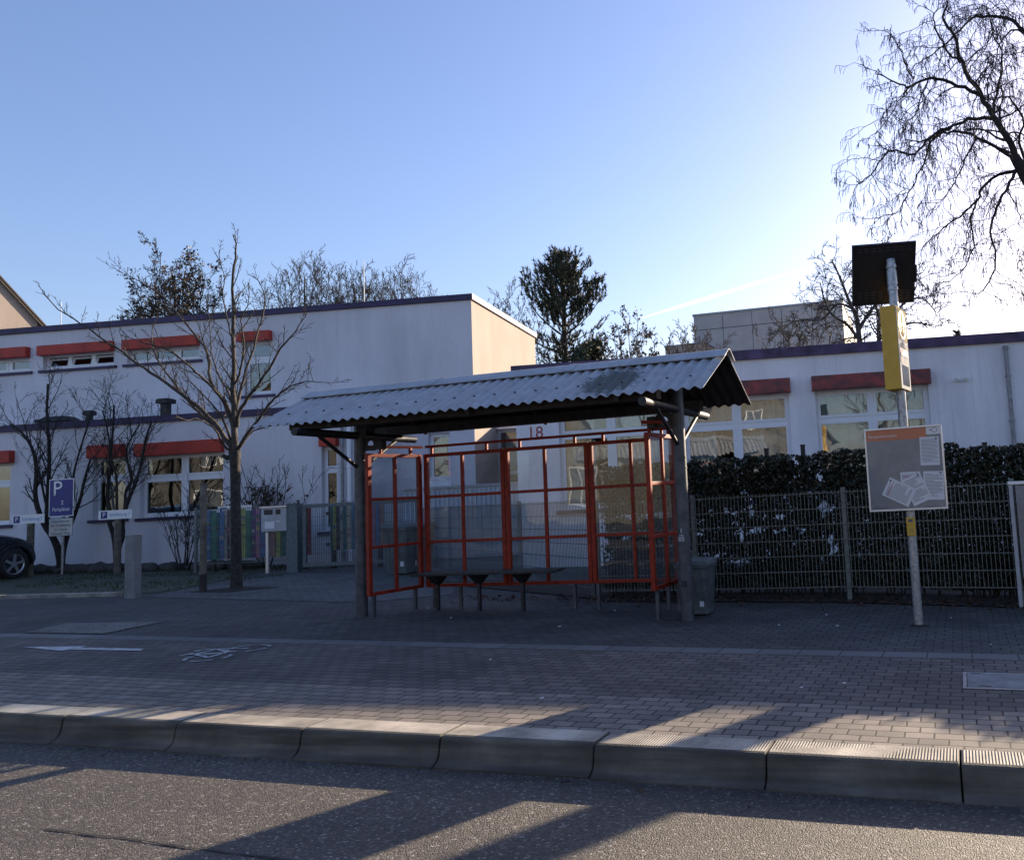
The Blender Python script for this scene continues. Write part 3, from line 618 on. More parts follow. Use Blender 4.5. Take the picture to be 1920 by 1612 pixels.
# house at the far left, grey hall and low block far behind
def house(name, label, base, ang, wid, dep, h, hr, wallm, roofm, wins=(), over=.45, cat='house', fo=.16):
    T = Matrix.Translation(base) @ Matrix.Rotation(ang,4,'Z')      # gable faces local -y
    t = thing(name, label, cat, base)
    mb = MB(T); a = wid/2
    mb.add([(-a,0,-1),(a,0,-1),(a,0,h),(0,0,h+hr),(-a,0,h),(-a,dep,-1),(a,dep,-1),(a,dep,h),(0,dep,h+hr),(-a,dep,h)],
           [(0,1,2,3,4),(9,8,7,6,5),(1,6,7,2),(0,4,9,5),(2,7,8,3),(3,8,9,4)])
    mb.build('wall', M[wallm], t)
    mb = MB(T); sl = hr/a; n = 15
    for sg in (-1,1):
        xs = [(a+over)*(1-i/n) for i in range(n+1)]
        for i in range(n):
            x0, x1 = xs[i], xs[i+1]; z0 = h+hr-sl*x0+.12; z1 = h+hr-sl*x1+.07
            p = [(sg*x0,-fo,z0-.1),(sg*x0,dep+over,z0-.1),(sg*x1,dep+over,z1-.05),(sg*x1,-fo,z1-.05)]
            mb.hexa(p+[(q[0],q[1],q[2]+.1) for q in p])
    mb.tube([(0,-fo,h+hr+.12),(0,dep+over,h+hr+.12)], .11, 8)
    mb.build('roof', M[roofm], t)
    mb = MB(T)
    for sg in (-1,1):
        mb.hexa([(sg*a,-.12,h-.25),(sg*(a+over*.8),-.12,h-.25-0.0),(sg*(a+over*.8),.02,h-.25),(sg*a,.02,h-.25),(sg*a,-.12,h+.02),(sg*(a+over*.8),-.12,h-sl*over*.8-.02+.3*0),(sg*(a+over*.8),.02,h-sl*over*.8-.02),(sg*a,.02,h+.02)])
        mb.tube([(sg*(a+over+.06),-fo,h-sl*over+.0),(sg*(a+over+.06),dep+over,h-sl*over+.0)], .08, 8)
        mb.hexa([(sg*(a+over),-fo+.02,h-sl*over-.16),(0,-fo+.02,h+hr-.16),(0,-fo+.06,h+hr-.16),(sg*(a+over),-fo+.06,h-sl*over-.16),(sg*(a+over),-fo+.02,h-sl*over-.02),(0,-fo+.02,h+hr-.02),(0,-fo+.06,h+hr-.02),(sg*(a+over),-fo+.06,h-sl*over-.02)])
    mb.build('verge_board', M['wood_dark'], t)
    for (side, u, z, ww, hh) in wins:
        TT = T if side == 'g' else T @ Matrix.Translation((a,dep/2,0)) @ Matrix.Rotation(R(90),4,'Z')
        mb = MB(TT)
        mb.box(u-ww/2,u+ww/2,-.05,-.003,z,z+.07); mb.box(u-ww/2,u+ww/2,-.05,-.003,z+hh-.07,z+hh); mb.box(u-ww/2,u-ww/2+.07,-.05,-.003,z+.07,z+hh-.07); mb.box(u+ww/2-.07,u+ww/2,-.05,-.003,z+.07,z+hh-.07); mb.box(u-.04,u+.04,-.045,-.003,z+.07,z+hh-.07)
        w_ = mb.build('window', M['pvc'], t)
        mb = MB(TT); mb.box(u-ww/2+.07,u+ww/2-.07,-.03,-.004,z+.07,z+hh-.07); mb.build('pane', M['screen'], w_)
    return t
cor = at(70,600,32)                       # right eaves corner of the gable seen at the far left
ga = R(85); wdt = 9.0
hb = Vector((cor.x,cor.y,0)) - Vector((math.cos(ga),math.sin(ga),0))*(wdt/2); hb.z = zg(hb.x,hb.y)
house('gabled_house', 'pinkish gabled house with a tiled roof peeking over the far left roofline', hb, ga, wdt, 10, cor.z-hb.z, 4.6, 'cream', 'tile')
g1, g2 = at(1300,590,48), at(1578,574,48); gn = (g2-g1); gn.z = 0; ln = gn.length; ga2 = math.atan2(gn.y,gn.x)
T = Matrix.Translation((g1.x,g1.y,0)) @ Matrix.Rotation(ga2+R(3),4,'Z')
t = thing('flat_roofed_hall', 'tall grey flat-roofed hall with panel joints above the right roofline', 'building', (g1.x,g1.y,0))
mb = MB(T); mb.box(0,ln,0,14,-1,g1.z-.12); mb.build('wall', M['grey_panel'], t)
mb = MB(T); mb.box(-.06,ln+.06,-.06,14.06,g1.z-.118,g1.z); mb.build('roof_edge', M['gutter'], t)
mb = MB(T)
for k in range(1,5): mb.box(k*ln/5-.015,k*ln/5+.015,-.004,-.001,0,g1.z-.2)
mb.box(0,ln,-.006,-.0045,g1.z-1.02,g1.z-.98); mb.build('panel_joint', M['dark_steel'], t)
g3 = at(1247,650,46); t = thing('flat_roofed_annex', 'low beige block beside the grey hall', 'building', (g3.x,g3.y,0))
mb = MB(Matrix.Translation((g3.x,g3.y,0)) @ Matrix.Rotation(ga2,4,'Z')); mb.box(0,2.4,0,6,-1,g3.z-.05); mb.build('wall', M['cream'], t)
mb = MB(Matrix.Translation((g3.x,g3.y,0)) @ Matrix.Rotation(ga2,4,'Z')); mb.box(-.05,2.45,-.05,6.05,g3.z-.048,g3.z+.04); mb.build('roof_edge', M['gutter'], t)
# the other side of the street: seen only mirrored in the panes, and throwing light back
house('gabled_house', 'cream house across the street mirrored in the glass with its ridge across', Vector((-13,-13,-.1)), R(180), 10, 11, 5.2, 4.4, 'pale_render', 'tile', [('g',-2.6,1.2,1.4,1.5),('g',2.4,1.2,1.4,1.5),('g',-2.4,3.9,1.3,1.3),('g',2.2,3.9,1.3,1.3),('g',0,6.4,1.1,1.2)])
house('gabled_house', 'beige house across the street mirrored in the glass', Vector((1.5,-15,-.1)), R(180), 9, 10, 4.6, 4.2, 'facade', 'tile', [('g',-2.3,1.2,1.4,1.5),('g',2.2,1.2,1.4,1.5),('g',0,5.0,1.2,1.2)])
house('gabled_house', 'grey house across the street mirrored in the glass', Vector((-29,-12,.3)), R(176), 10, 10, 5.4, 4.2, 'slate', 'tile', [('g',-2.3,1.2,1.4,1.5),('g',2.2,1.2,1.4,1.5),('g',-2.2,4,1.3,1.3),('g',2.2,4,1.3,1.3)])

# ------------------------------------------------------------------ bus shelter
SX, SY = -5.2, 9.11
SH = thing('bus_shelter', 'open bus shelter with orange glazed frames under a grey corrugated gable roof', 'bus shelter', (SX,SY,zg(SX,SY)))
PX = (-7.393,-3.04)
for i, x in enumerate(PX):
    z0 = zg(x,SY)
    mb = MB(); mb.tube([(x,SY,z0-.1),(x,SY,2.72)], .073, 20)
    for z in (1.78,1.66) if i else (): mb.tube([(x,SY,z-.006),(x,SY,z+.006)], .078, 20)
    for z in (.42,): mb.tube([(x,SY,z0+z-.01),(x,SY,z0+z+.01)], .077, 20)
    po = mb.build('pole', M['pole_grey'], SH)
    if i:
        mb = MB(); T = facing((x-.004,SY-.0755,.95),(1,0,0)); put_text(mb,'1',.075,T); mb.box(x-.028,x+.02,SY-.0765,SY-.0745,.9,.906)
        put_text(mb,'05',.075,facing((x-.004,SY-.0755,.86),(1,0,0))); mb.build('stencilled_number', M['paper'], po)
        mb = MB(); mb.box(x-.03,x+.03,SY-.085,SY-.06,.33,.40); mb.build('hatch', M['dark_steel'], po, .005)
    mb = MB(); mb.tube([(x,7.985,2.333),(x,10.25,2.333)], .048, 14); mb.build('crossbeam', M['dark_steel'], SH)
    for y in (8.36,9.86):
        mb = MB(); mb.tube([(x,SY+(.06 if y > SY else -.06),1.93),(x,y,2.31)], .024, 10); mb.build('brace', M['dark_steel'], SH)
    mb = MB(); mb.box(x-.08,x+.08,SY-.08,SY+.08,2.72,2.735); mb.build('cap_plate', M['dark_steel'], SH)
    # drilled gusset plate towards the panels
    sg = 1 if i == 0 else -1; mb = MB(); n = 20; cx, cz, rr = x+sg*.165, 2.215, .045
    ring = [(cx+rr*math.cos(2*math.pi*k/n), cz+rr*math.sin(2*math.pi*k/n)) for k in range(n)]
    def edge(a):
        dx, dz = math.cos(a), math.sin(a); q = min(.1/max(abs(dx),1e-6), .085/max(abs(dz),1e-6)); return (cx+dx*q, cz+dz*q)
    outr = [edge(2*math.pi*k/n+1e-4) for k in range(n)]
    vs = [(a,SY-.006,b) for a,b in ring]+[(a,SY-.006,b) for a,b in outr]+[(a,SY+.006,b) for a,b in ring]+[(a,SY+.006,b) for a,b in outr]
    fs = []
    for k in range(n):
        k2 = (k+1)%n; fs += [(k,n+k,n+k2,k2),(2*n+k,2*n+k2,3*n+k2,3*n+k),(k,k2,2*n+k2,2*n+k),(n+k,3*n+k,3*n+k2,n+k2)]
    mb.add(vs,fs)
    mb.box(min(cx+sg*.101,cx+sg*.2),max(cx+sg*.101,cx+sg*.2),SY-.05,SY+.05,2.14,2.27); mb.tube([(cx+sg*.15,SY,2.14),(cx+sg*.15,SY,2.09)],.006,6); mb.tube([(cx+sg*.18,SY,2.14),(cx+sg*.18,SY,2.1)],.006,6)
    mb.build('gusset_plate', M['dark_steel'], SH)
for y in (8.33,9.89):
    mb = MB(); mb.box(-7.72,-2.98,y-.07,y+.07,2.381,2.5); mb.build('purlin', M['wood_dark'], SH)
mb = MB(); mb.box(-7.72,-2.9,SY-.06,SY+.06,2.736,2.86); mb.build('ridge_beam', M['wood_dark'], SH)
for x in (-7.05,-5.2,-3.4):
    for sg in (-1,1):
        mb = MB(); mb.bar((x,SY+sg*.07,2.80),(x,SY+sg*.95,2.405),.05,.07); mb.build('rafter', M['wood_dark'], SH)
# corrugated sheets
RX0, RX1, pit, amp = -8.09, -2.41, .13, .0165
def sheet_roof(sg):
    mb = MB(); nx = 440; vs = []; fs = []; ny = 3
    for l, off in ((0,.0035),(1,-.0035)):
        for j in range(ny+1):
            v = j/ny; y = SY+sg*(.03+1.0*v); zc = 2.935-.015-.485*v
            for i in range(nx+1):
                x = RX0+(RX1-RX0)*i/nx; h = amp*math.cos(2*math.pi*(x-RX0)/pit)
                vs.append((x, y+sg*h*.42+ (0 if j < ny else sg*.012*mnoise.noise((math.floor((x-RX0)/.88),sg,0))), zc+h*.9+off))
    W = nx+1; o2 = W*(ny+1)
    for j in range(ny):
        for i in range(nx):
            q = (j*W+i, j*W+i+1, (j+1)*W+i+1, (j+1)*W+i); fs.append(q if sg < 0 else q[::-1]); q2 = tuple(o2+k for k in q); fs.append(q2[::-1] if sg < 0 else q2)
    for i in range(nx): fs.append((ny*W+i, ny*W+i+1, o2+ny*W+i+1, o2+ny*W+i)); fs.append((i,i+1,o2+i+1,o2+i))
    for j in range(ny):
        for i in (0,nx): fs.append((j*W+i,(j+1)*W+i,o2+(j+1)*W+i,o2+j*W+i))
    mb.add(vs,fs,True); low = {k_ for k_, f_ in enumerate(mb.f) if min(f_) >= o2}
    mb.mi = [1 if k_ in low else 0 for k_ in range(len(mb.f))]; o = mb.build('roof_sheet', [M['fibre_cement'],M['roof_shade']], SH)
    md = o.modifiers.new('edge','EDGE_SPLIT'); md.split_angle = R(50)
    scr = None
    for k in range(0,43,2):
        for v in (.16,.7):
            x = RX0+pit*k+(0 if v > .5 else pit); y = SY+sg*(.03+v)+sg*amp*.42; z = 2.92-.485*v+amp*.9
            if scr is None:
                q = MB(Matrix.Translation(WB[SH])); q.tube([(0,0,-.002),(0,0,.014)],[.017,.012],8); scr = q.build('roof_screw', M['dark_steel'], o); c = scr
            else: c = scr.copy(); COL.objects.link(c); c.parent = o
            c.location = Vector((x,y,z))-WB[SH]
    return o
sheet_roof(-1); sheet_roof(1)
mb = MB(); n = 8; vs = []; fs = []
prof = [(-.23,2.868),(-.1,2.936),(-.05,2.966),(0,2.978),(.05,2.966),(.1,2.936),(.23,2.868)]
prof2 = [(a*.97,b-.01) for a,b in prof]
for x in (RX0-.03,RX1+.03): vs += [(x,SY+a,b) for a,b in prof]+[(x,SY+a,b) for a,b in prof2]
k = len(prof)
for i in range(k-1): fs += [(i,i+1,2*k+i+1,2*k+i),(k+i,3*k+i,3*k+i+1,k+i+1),(i,k+i,k+i+1,i+1),(2*k+i,2*k+i+1,3*k+i+1,3*k+i)]
fs += [(0,2*k,3*k,k),(k-1,2*k-1,4*k-1,3*k-1)]
mb.add(vs,fs,False)
for i in range(1,3):
    x = RX0+(RX1-RX0)*i/3
    mb.add([(x+dx,SY+a,b+.006) for dx in (-.06,.06) for a,b in prof],[(j,j+1,k+j+1,k+j) for j in range(k-1)])
mb.build('ridge_cap', M['fibre_cement'], SH)
# glazed frames
def frame_panel(A, B, bars, mids, legs, post=.055):
    A = Vector((*A,0)); B = Vector((*B,0)); L = (B-A).length; d = (B-A)/L; n = Vector((d.y,-d.x,0))
    T = Matrix(((d.x,n.x,0,A.x),(d.y,n.y,0,A.y),(0,0,1,0),(0,0,0,1)))
    mb = MB(T); h = post/2; z0, z1 = .292, 2.092
    mb.box(0,post,-h,h,z0,z1); mb.box(L-post,L,-h,h,z0,z1)
    zz = [z0,*bars,z1]; cols = [post,*[q for m_ in mids for q in (m_-.02,m_+.02)],L-post]
    for m_ in mids: mb.box(m_-.02,m_+.02,-.02,.02,z0+.045,z1-.045)
    mb.box(post,L-post,-.024,.024,z0,z0+.045); mb.box(post,L-post,-.024,.024,z1-.045,z1)
    rows = [z0+.045]+[q for b_ in bars for q in (b_-.02,b_+.02)]+[z1-.045]
    for b_ in bars:
        for i in range(0,len(cols),2): mb.box(cols[i],cols[i+1],-.021,.021,b_-.02,b_+.02)
    f = mb.build('panel_frame', M['orange'], SH, .003)
    g = MB(T)
    for i in range(0,len(cols),2):
        for j in range(0,len(rows),2):
            g.box(cols[i]-.004,cols[i+1]+.004,-.003,.003,rows[j]-.004,rows[j+1]+.004)
    g.build('pane', M['glass'], f)
    for s_ in legs:
        q = MB(T); p = T @ Vector((s_,0,0)); q.box(s_-.02,s_+.02,-.02,.02,zg(p.x,p.y)-.03,z0); q.build('leg', M['pole_grey'], f)
    return T
BARS = [.896,1.504]
frame_panel((-7.02,9.95),(-5.782,9.95),BARS,[.59],[.12,.52])
frame_panel((-5.776,9.95),(-4.562,9.95),BARS,[.585],[.95])
frame_panel((-4.556,9.95),(-3.40,9.95),BARS,[.58],[.06,1.0])
frame_panel((-7.235,9.03),(-7.075,9.93),BARS,[.46],[.09,.78])
frame_panel((-3.41,9.03),(-3.375,9.93),BARS,[.46],[.12,.8])
mb = MB()
for a, b in (((-7.0,9.95,2.192),(-3.39,9.95,2.192)),((-7.38,9.15,2.192),(-7.07,9.97,2.192)),((-3.1,9.2,2.192),(-3.39,9.97,2.192)),((-3.45,9.0,2.21),(-3.1,9.16,2.19))): mb.bar(a,b,.034)
for x in (-6.9,-6.05,-5.55,-4.75,-4.35,-3.55): mb.box(x-.017,x+.017,9.935,9.965,2.093,2.175)
for x,y in ((-7.22,9.3),(-7.1,9.75),(-3.4,9.12),(-3.39,9.75)): mb.box(x-.017,x+.017,y-.017,y+.017,2.093,2.175)
mb.build('top_rail', M['orange'], SH)

# bench under the roof
BN = thing('bench', 'dark slatted bench on three tapered brackets inside the bus shelter', 'bench', (-5.94,9.7,zg(-5.94,9.7)))
mb = MB()
for k in range(4): mb.box(-6.96,-4.92,9.5+k*.1,9.5+k*.1+.085,.478,.506)
mb.build('seat', M['wood_dark'], BN, .005)
for x in (-6.68,-6.06,-5.43):
    mb = MB(); mb.hexa([(x-.032,9.67,.35),(x+.032,9.67,.35),(x+.032,9.73,.35),(x-.032,9.73,.35),(x-.075,9.54,.476),(x+.075,9.54,.476),(x+.075,9.86,.476),(x-.075,9.86,.476)]); b_ = mb.build('bracket', M['dark_steel'], BN)
    mb = MB(); mb.box(x-.02,x+.02,9.68,9.72,zg(x,9.7)-.02,.35); mb.build('leg', M['dark_steel'], BN)

# grey wheeled bin behind the right pole
tb = thing('litter_bin', 'worn grey plastic bin with a flap lid behind the right shelter pole', 'bin', (-3.06,9.52,zg(-3.06,9.52)))
mb = MB(); x0,x1,y0,y1,z0 = -3.24,-2.86,9.36,9.72,zg(-3.06,9.5)+.02
mb.hexa([(x0+.04,y0+.04,z0),(x1-.04,y0+.04,z0),(x1-.04,y1-.04,z0),(x0+.04,y1-.04,z0),(x0,y0,.53),(x1,y0,.53),(x1,y1,.53),(x0,y1,.53)])
for k in range(4):
    xx = x0+.07+k*.08; mb.hexa([(xx,y0+.028,z0+.06),(xx+.03,y0+.028,z0+.06),(xx+.03,y0+.05,z0+.06),(xx,y0+.05,z0+.06),(xx,y0-.008,.48),(xx+.03,y0-.008,.48),(xx+.03,y0+.01,.48),(xx,y0+.01,.48)])
mb.box(x0-.015,x1+.015,y0-.02,y1+.015,.5,.53)
mb.build('body', M['bin'], tb, .008)
mb = MB(); mb.hexa([(x0-.025,y0-.035,.532),(x1+.025,y0-.035,.532),(x1+.025,y1+.02,.532),(x0-.025,y1+.02,.532),(x0+.01,y0+.0,.58),(x1-.01,y0+.0,.58),(x1-.02,y1,.6),(x0+.02,y1,.6)]); mb.build('lid', M['bin'], tb, .012)
mb = MB(); mb.box(-2.99,-2.93,y0-.002+.03,y0+.045,.06,.12); mb.build('sticker', M['paper'], tb)

# ------------------------------------------------------------------ bus stop post with its signs
BP = (-.511,8.927)
t = thing('bus_stop_post', 'galvanised steel stop post standing alone on the paving', 'post', (*BP,zg(*BP)))
mb = MB(); mb.tube([(*BP,zg(*BP)-.05),(*BP,3.70)], .047, 20); mb.build('pole', M['galv'], t)
mb = MB(); mb.tube([(*BP,3.70),(*BP,3.72)], [.05,.046], 20); mb.build('cap', M['galv'], t)
mb = MB(); mb.tube([(*BP,zg(*BP)-.005),(*BP,zg(*BP)+.012)], [.1,.055], 16); mb.build('collar', M['earth'], t)
# solar panel
t = thing('solar_panel', 'black tilted solar panel seen from below at the head of the stop post', 'solar panel', (-.6,9.0,3.56))
ph, e = R(-12), R(38); nh = Vector((math.sin(ph),math.cos(ph),0)); u = Vector((math.cos(ph),-math.sin(ph),0)); N = nh*math.cos(R(36))+Vector((0,0,1))*math.sin(R(36)); v = N.cross(u); v = v if v.z > 0 else -v
T = Matrix(((u.x,v.x,N.x,-.605),(u.y,v.y,N.y,9.05),(u.z,v.z,N.z,3.60),(0,0,0,1)))
mb = MB(T); mb.box(-.32,.32,-.33,.33,-.012,.012); mb.build('cell_sheet', M['black'], t)
mb = MB(T)
for q in ((-.335,-.32,-.345,.345),(.32,.335,-.345,.345),(-.32,.32,-.345,-.33),(-.32,.32,.33,.345)): mb.box(*q,-.02,.02)
mb.build('frame', M['dark_steel'], t)
mb = MB(T)
for vy in (-.29,-.26,-.23,-.20,.27,.3):
    for k in range(8):
        if k == 4 and vy < 0: continue
        xx = -.28+k*.075; mb = MB(T); mb.box(xx,xx+.045,vy-.004,vy+.004,-.0145,-.0125); mb.build('vent_slot', M['pole_grey'], t)
mb = MB(T); mb.box(.02,.18,-.14,.1,-.05,-.0125); mb.box(.335,.35,-.1,.08,-.03,.01); mb.build('junction_box', M['black'], t)
mb = MB()
for z in (3.40,3.64): mb.tube([(*BP,z-.02),(*BP,z+.02)], .056, 16)
mb.tube([(*BP,3.44),(*BP,3.60)], .054, 16); mb.build('clamp', M['galv'], t)
# yellow stop sign box
hx = Matrix.Translation((BP[0]-.012,BP[1]+.01,0)) @ Matrix.Rotation(R(-10),4,'Z')
t = thing('stop_sign_box', 'tall yellow stop sign box with an H in a ring on the post', 'sign', (BP[0]-.03,BP[1]+.02,2.75))
mb = MB(hx); mb.box(-.095,.07,-.21,.21,2.315,3.185); mb.build('case', M['yellow'], t, .006)
mb = MB(hx); mb.box(.071,.077,-.205,.205,2.32,3.18); pl = mb.build('face_plate', M['matte_white'], t)
FT = hx @ Matrix(((0,0,1,.0785),(1,0,0,0),(0,1,0,0),(0,0,0,1)))
mb = MB(FT)
def disc(mb, cx, cy, r, r2=0, n=40):
    if r2 == 0: mb.poly([(cx+r*math.cos(2*math.pi*k/n),cy+r*math.sin(2*math.pi*k/n),0) for k in range(n)])
    else:
        vs = [(cx+q*math.cos(2*math.pi*k/n),cy+q*math.sin(2*math.pi*k/n),0) for q in (r,r2) for k in range(n)]
        mb.add(vs,[(k,(k+1)%n,n+(k+1)%n,n+k) for k in range(n)])
mb.quad((-.2,2.84,0),(.2,2.84,0),(.2,3.175,0),(-.2,3.175,0)); mb.build('yellow_field', M['matte_yellow'], pl)
FT2 = FT @ Matrix.Translation((0,0,.0015)); mb = MB(FT2); disc(mb,0,3.0,.155,.125); put_text(mb,'H',.24,FT2.inverted() @ FT2 @ Matrix.Translation((0,3.0,0)))
mb.build('stop_symbol', M['white'], pl)
mb = MB(FT2); mb.quad((-.17,2.67,0),(.17,2.67,0),(.17,2.745,0),(-.17,2.745,0)); mb.quad((-.16,2.6,0),(-.12,2.6,0),(-.12,2.64,0),(-.16,2.64,0)); mb.build('line_label', M['ink_red'], pl)
mb = MB(FT2)
for z in (2.8,2.775): mb.quad((-.15,z-.005,0),(.12,z-.005,0),(.12,z+.006,0),(-.15,z+.006,0))
mb.build('stop_name', M['ink'], pl)
mb = MB(FT2); mb.quad((-.13,2.36,0),(.15,2.36,0),(.15,2.57,0),(-.13,2.57,0)); mb.build('display', M['screen'], pl)
# timetable board
t = thing('information_board', 'square timetable board with orange header and slipped paper sheets on the stop post', 'notice board', (-.52,8.86,1.08))
bx0,bx1,bz0,bz1,by = -.912,-.128,1.075,1.93,8.85
mb = MB(); mb.box(bx0+.018,bx1-.018,by-.008,by+.012,bz0+.018,bz1-.018); bd = mb.build('panel', M['board'], t)
mb = MB(); mb.box(bx0,bx1,by-.022,by+.018,bz0,bz0+.018); mb.box(bx0,bx1,by-.022,by+.018,bz1-.018,bz1); mb.box(bx0,bx0+.018,by-.022,by+.018,bz0+.018,bz1-.018); mb.box(bx1-.018,bx1,by-.022,by+.018,bz0+.018,bz1-.018); mb.build('frame', M['alu'], t, .002)
mb = MB()
for z in (1.25,1.75): mb.tube([(*BP,z-.02),(*BP,z+.02)], .054, 14); mb.box(BP[0]-.03,BP[0]+.03,by+.013,BP[1]-.045,z-.018,z+.018)
mb.build('clamp', M['galv'], t)
def pan(mb, x0,x1,z0,z1,y): mb.box(x0,x1,y-.0008,y,z0,z1)
mb = MB(); pan(mb,bx0+.018,bx1-.16,1.80,1.912,by-.0085); mb.build('header', M['brd_orange'], bd)
mb = MB(); pan(mb,bx1-.158,bx1-.018,1.835,1.912,by-.0085); mb.build('header_logo', M['white'], bd)
mb = MB(); T = facing((bx0+.185,by-.0098,1.845),(1,0,0)); put_text(mb,'Fahrgastinformation',.036,T); mb.build('header_lettering', M['paper'], bd)
mb = MB(); T = facing((bx1-.075,by-.0098,1.878),(1,0,0)); q = MB(T); disc(q,0,0,.027,.022,24); q.quad((-.05,-.006,0),(-.03,-.006,0),(-.03,.004,0),(-.05,.004,0)); q.build('logo_ring', M['ink'], bd)
mb = MB(); put_text(mb,'spillmann',.045,facing((bx0+.125,by-.0095,1.112),(1,0,0))); put_text(mb,'www.spillmann.de',.02,facing((bx1-.14,by-.0095,1.108),(1,0,0))); mb.build('operator_lettering', M['ink'], bd)
def paper(cx, cz, wd, h, ang, y, name, deco):
    T = facing((cx,y,cz),(math.cos(R(ang)),0,math.sin(R(ang)))); x = Vector((math.cos(R(ang)),0,math.sin(R(ang)))); yv = Vector((-math.sin(R(ang)),0,math.cos(R(ang))))
    T = Matrix(((x.x,yv.x,0,cx),(0,0,-1,y),(x.z,yv.z,0,cz),(0,0,0,1)))
    mb = MB(T); mb.box(-wd/2,wd/2,-h/2,h/2,0,.001); p = mb.build('paper_sheet', M['paper'], t)
    ink = MB(T); red = MB(T)
    n = int(h/.014)
    rr = random.Random(name)
    for i in range(2, n-1):
        z = h/2-i*.014; e = wd*(.42 if rr.random() < .7 else rr.uniform(-.1,.35))
        ink.quad((-wd*.42,z-.0022,.0016),(e,z-.0022,.0016),(e,z+.0022,.0016),(-wd*.42,z+.0022,.0016))
    ink.quad((wd*.3,h/2-.026,.0016),(wd*.4,h/2-.026,.0016),(wd*.4,h/2-.01,.0016),(wd*.3,h/2-.01,.0016))
    ink.build('printed_lines', M['ink'], p)
    if deco: red.quad((-wd*.42,h*.3,.0019),(wd*.2,h*.3,.0019),(wd*.2,h*.33,.0019),(-wd*.42,h*.33,.0019)); red.build('red_line', M['ink_red'], p)
mb = MB(); pan(mb,-.50,-.36,1.165,1.2,by-.0087); mb.build('orange_leaflet', M['brd_orange'], bd)
paper(-.265,1.665,.19,.29,-1.5,by-.0095,'a',0); paper(-.25,1.315,.2,.29,-2,by-.0095,'b',0); paper(-.475,1.32,.2,.29,0,by-.0095,'c',1)
paper(-.42,1.285,.2,.29,22,by-.0125,'d',0); paper(-.60,1.265,.2,.29,62,by-.0155,'e',1)
mb = MB(); nx_, nz_ = 24, 24; vs = []
for j in range(nz_+1):
    for i in range(nx_+1):
        x = bx0+.019+(bx1-bx0-.038)*i/nx_; z = bz0+.019+(bz1-bz0-.038)*j/nz_
        cr_ = max(0, (i/nx_-.35))*max(0,(j/nz_-.35))*2; vs.append((x, by-.0205+.005*cr_*mnoise.noise((x*9,z*9,3))+.0015*mnoise.noise((x*4,z*4,8)), z))
mb.add(vs,[(j*(nx_+1)+i,j*(nx_+1)+i+1,(j+1)*(nx_+1)+i+1,(j+1)*(nx_+1)+i) for j in range(nz_) for i in range(nx_)],True)
mb.build('cover_film', glassmat('film',(.95,.95,.95),.02,.5,.03,.05), t)
# yellow request box
t = thing('request_box', 'small yellow push-button box strapped to the stop post below the board', 'button box', (BP[0]+.005,BP[1]-.06,.81))
mb = MB(); mb.box(BP[0]-.042,BP[0]+.045,BP[1]-.085,BP[1]-.03,.815,1.005); c_ = mb.build('case', M['yellow'], t, .008)
mb = MB(); y = BP[1]-.0862
for q in ((-.02,.025,.955,.985),(-.01,-.006,.835,.88),(.012,.016,.835,.88),(-.012,.018,.88,.884),(-.02,.025,.925,.929)): mb.box(BP[0]+q[0],BP[0]+q[1],y,y+.0008,q[2],q[3])
mb.build('pictogram', M['ink'], c_)
mb = MB(); mb.tube([(BP[0],BP[1],.85),(BP[0],BP[1],.87)],.05,14); mb.tube([(BP[0],BP[1],.95),(BP[0],BP[1],.97)],.05,14); mb.build('strap', M['galv'], t)
# white framed board at the right edge
t = thing('notice_case', 'white framed notice case standing at the right edge before the fence', 'notice board', (1.1,10.25,zg(1.1,10.25)))
z0 = zg(1.1,10.25); T = Matrix.Translation((.56,10.3,0)) @ Matrix.Rotation(R(-9),4,'Z')
for x in (0,1.25):
    mb = MB(T); mb.box(x-.022,x+.022,-.022,.022,z0-.05,1.26); mb.build('post', M['grey_box'], t, .006)
mb = MB(T); mb.box(.05,1.2,-.018,.018,.2,1.25); mb.build('panel', M['board'], t)
mb = MB(T); mb.box(-.03,1.28,-.03,.03,1.262,1.3); mb.build('top_rail', M['white'], t, .008)

# two more bins of the same kind in the yard, and thin rods on the roof
kids = [x for x in bpy.data.objects if x.parent == tb]
for (px, py, Y, lab) in ((752,1000,14.6,'left one of two bins in the school yard seen through the left shelter panel'),(776,998,14.9,'right one of two bins in the school yard seen through the left shelter panel')):
    p = at(px,py,Y); c = tb.copy(); COL.objects.link(c); c.location = (p.x,p.y,zg(p.x,p.y)); c.scale = (1.5,1.5,1.6); c['label'] = lab; c['group'] = 'bins in the school yard'
    for k_ in kids: d_ = k_.copy(); COL.objects.link(d_); d_.parent = c
for (px, y0, y1, Y, r_, m_, lab) in ((114,566,610,19,.012,'galv','thin lightning rod above the far left of the flat roof'),(683,486,580,24,.02,'white','thin white mast behind the roof among the bare trees')):
    a, b = at(px,y1,Y), at(px,y0,Y); mb = MB(); mb.tube([(a.x,Y,a.z-.4),(a.x,Y,b.z)],[r_,r_*.6],6); mb.tube([(a.x,Y,a.z-.4),(a.x,Y,a.z-.3)],r_*3,8); tag(mb.build('roof_mast', M[m_]), lab, 'mast')
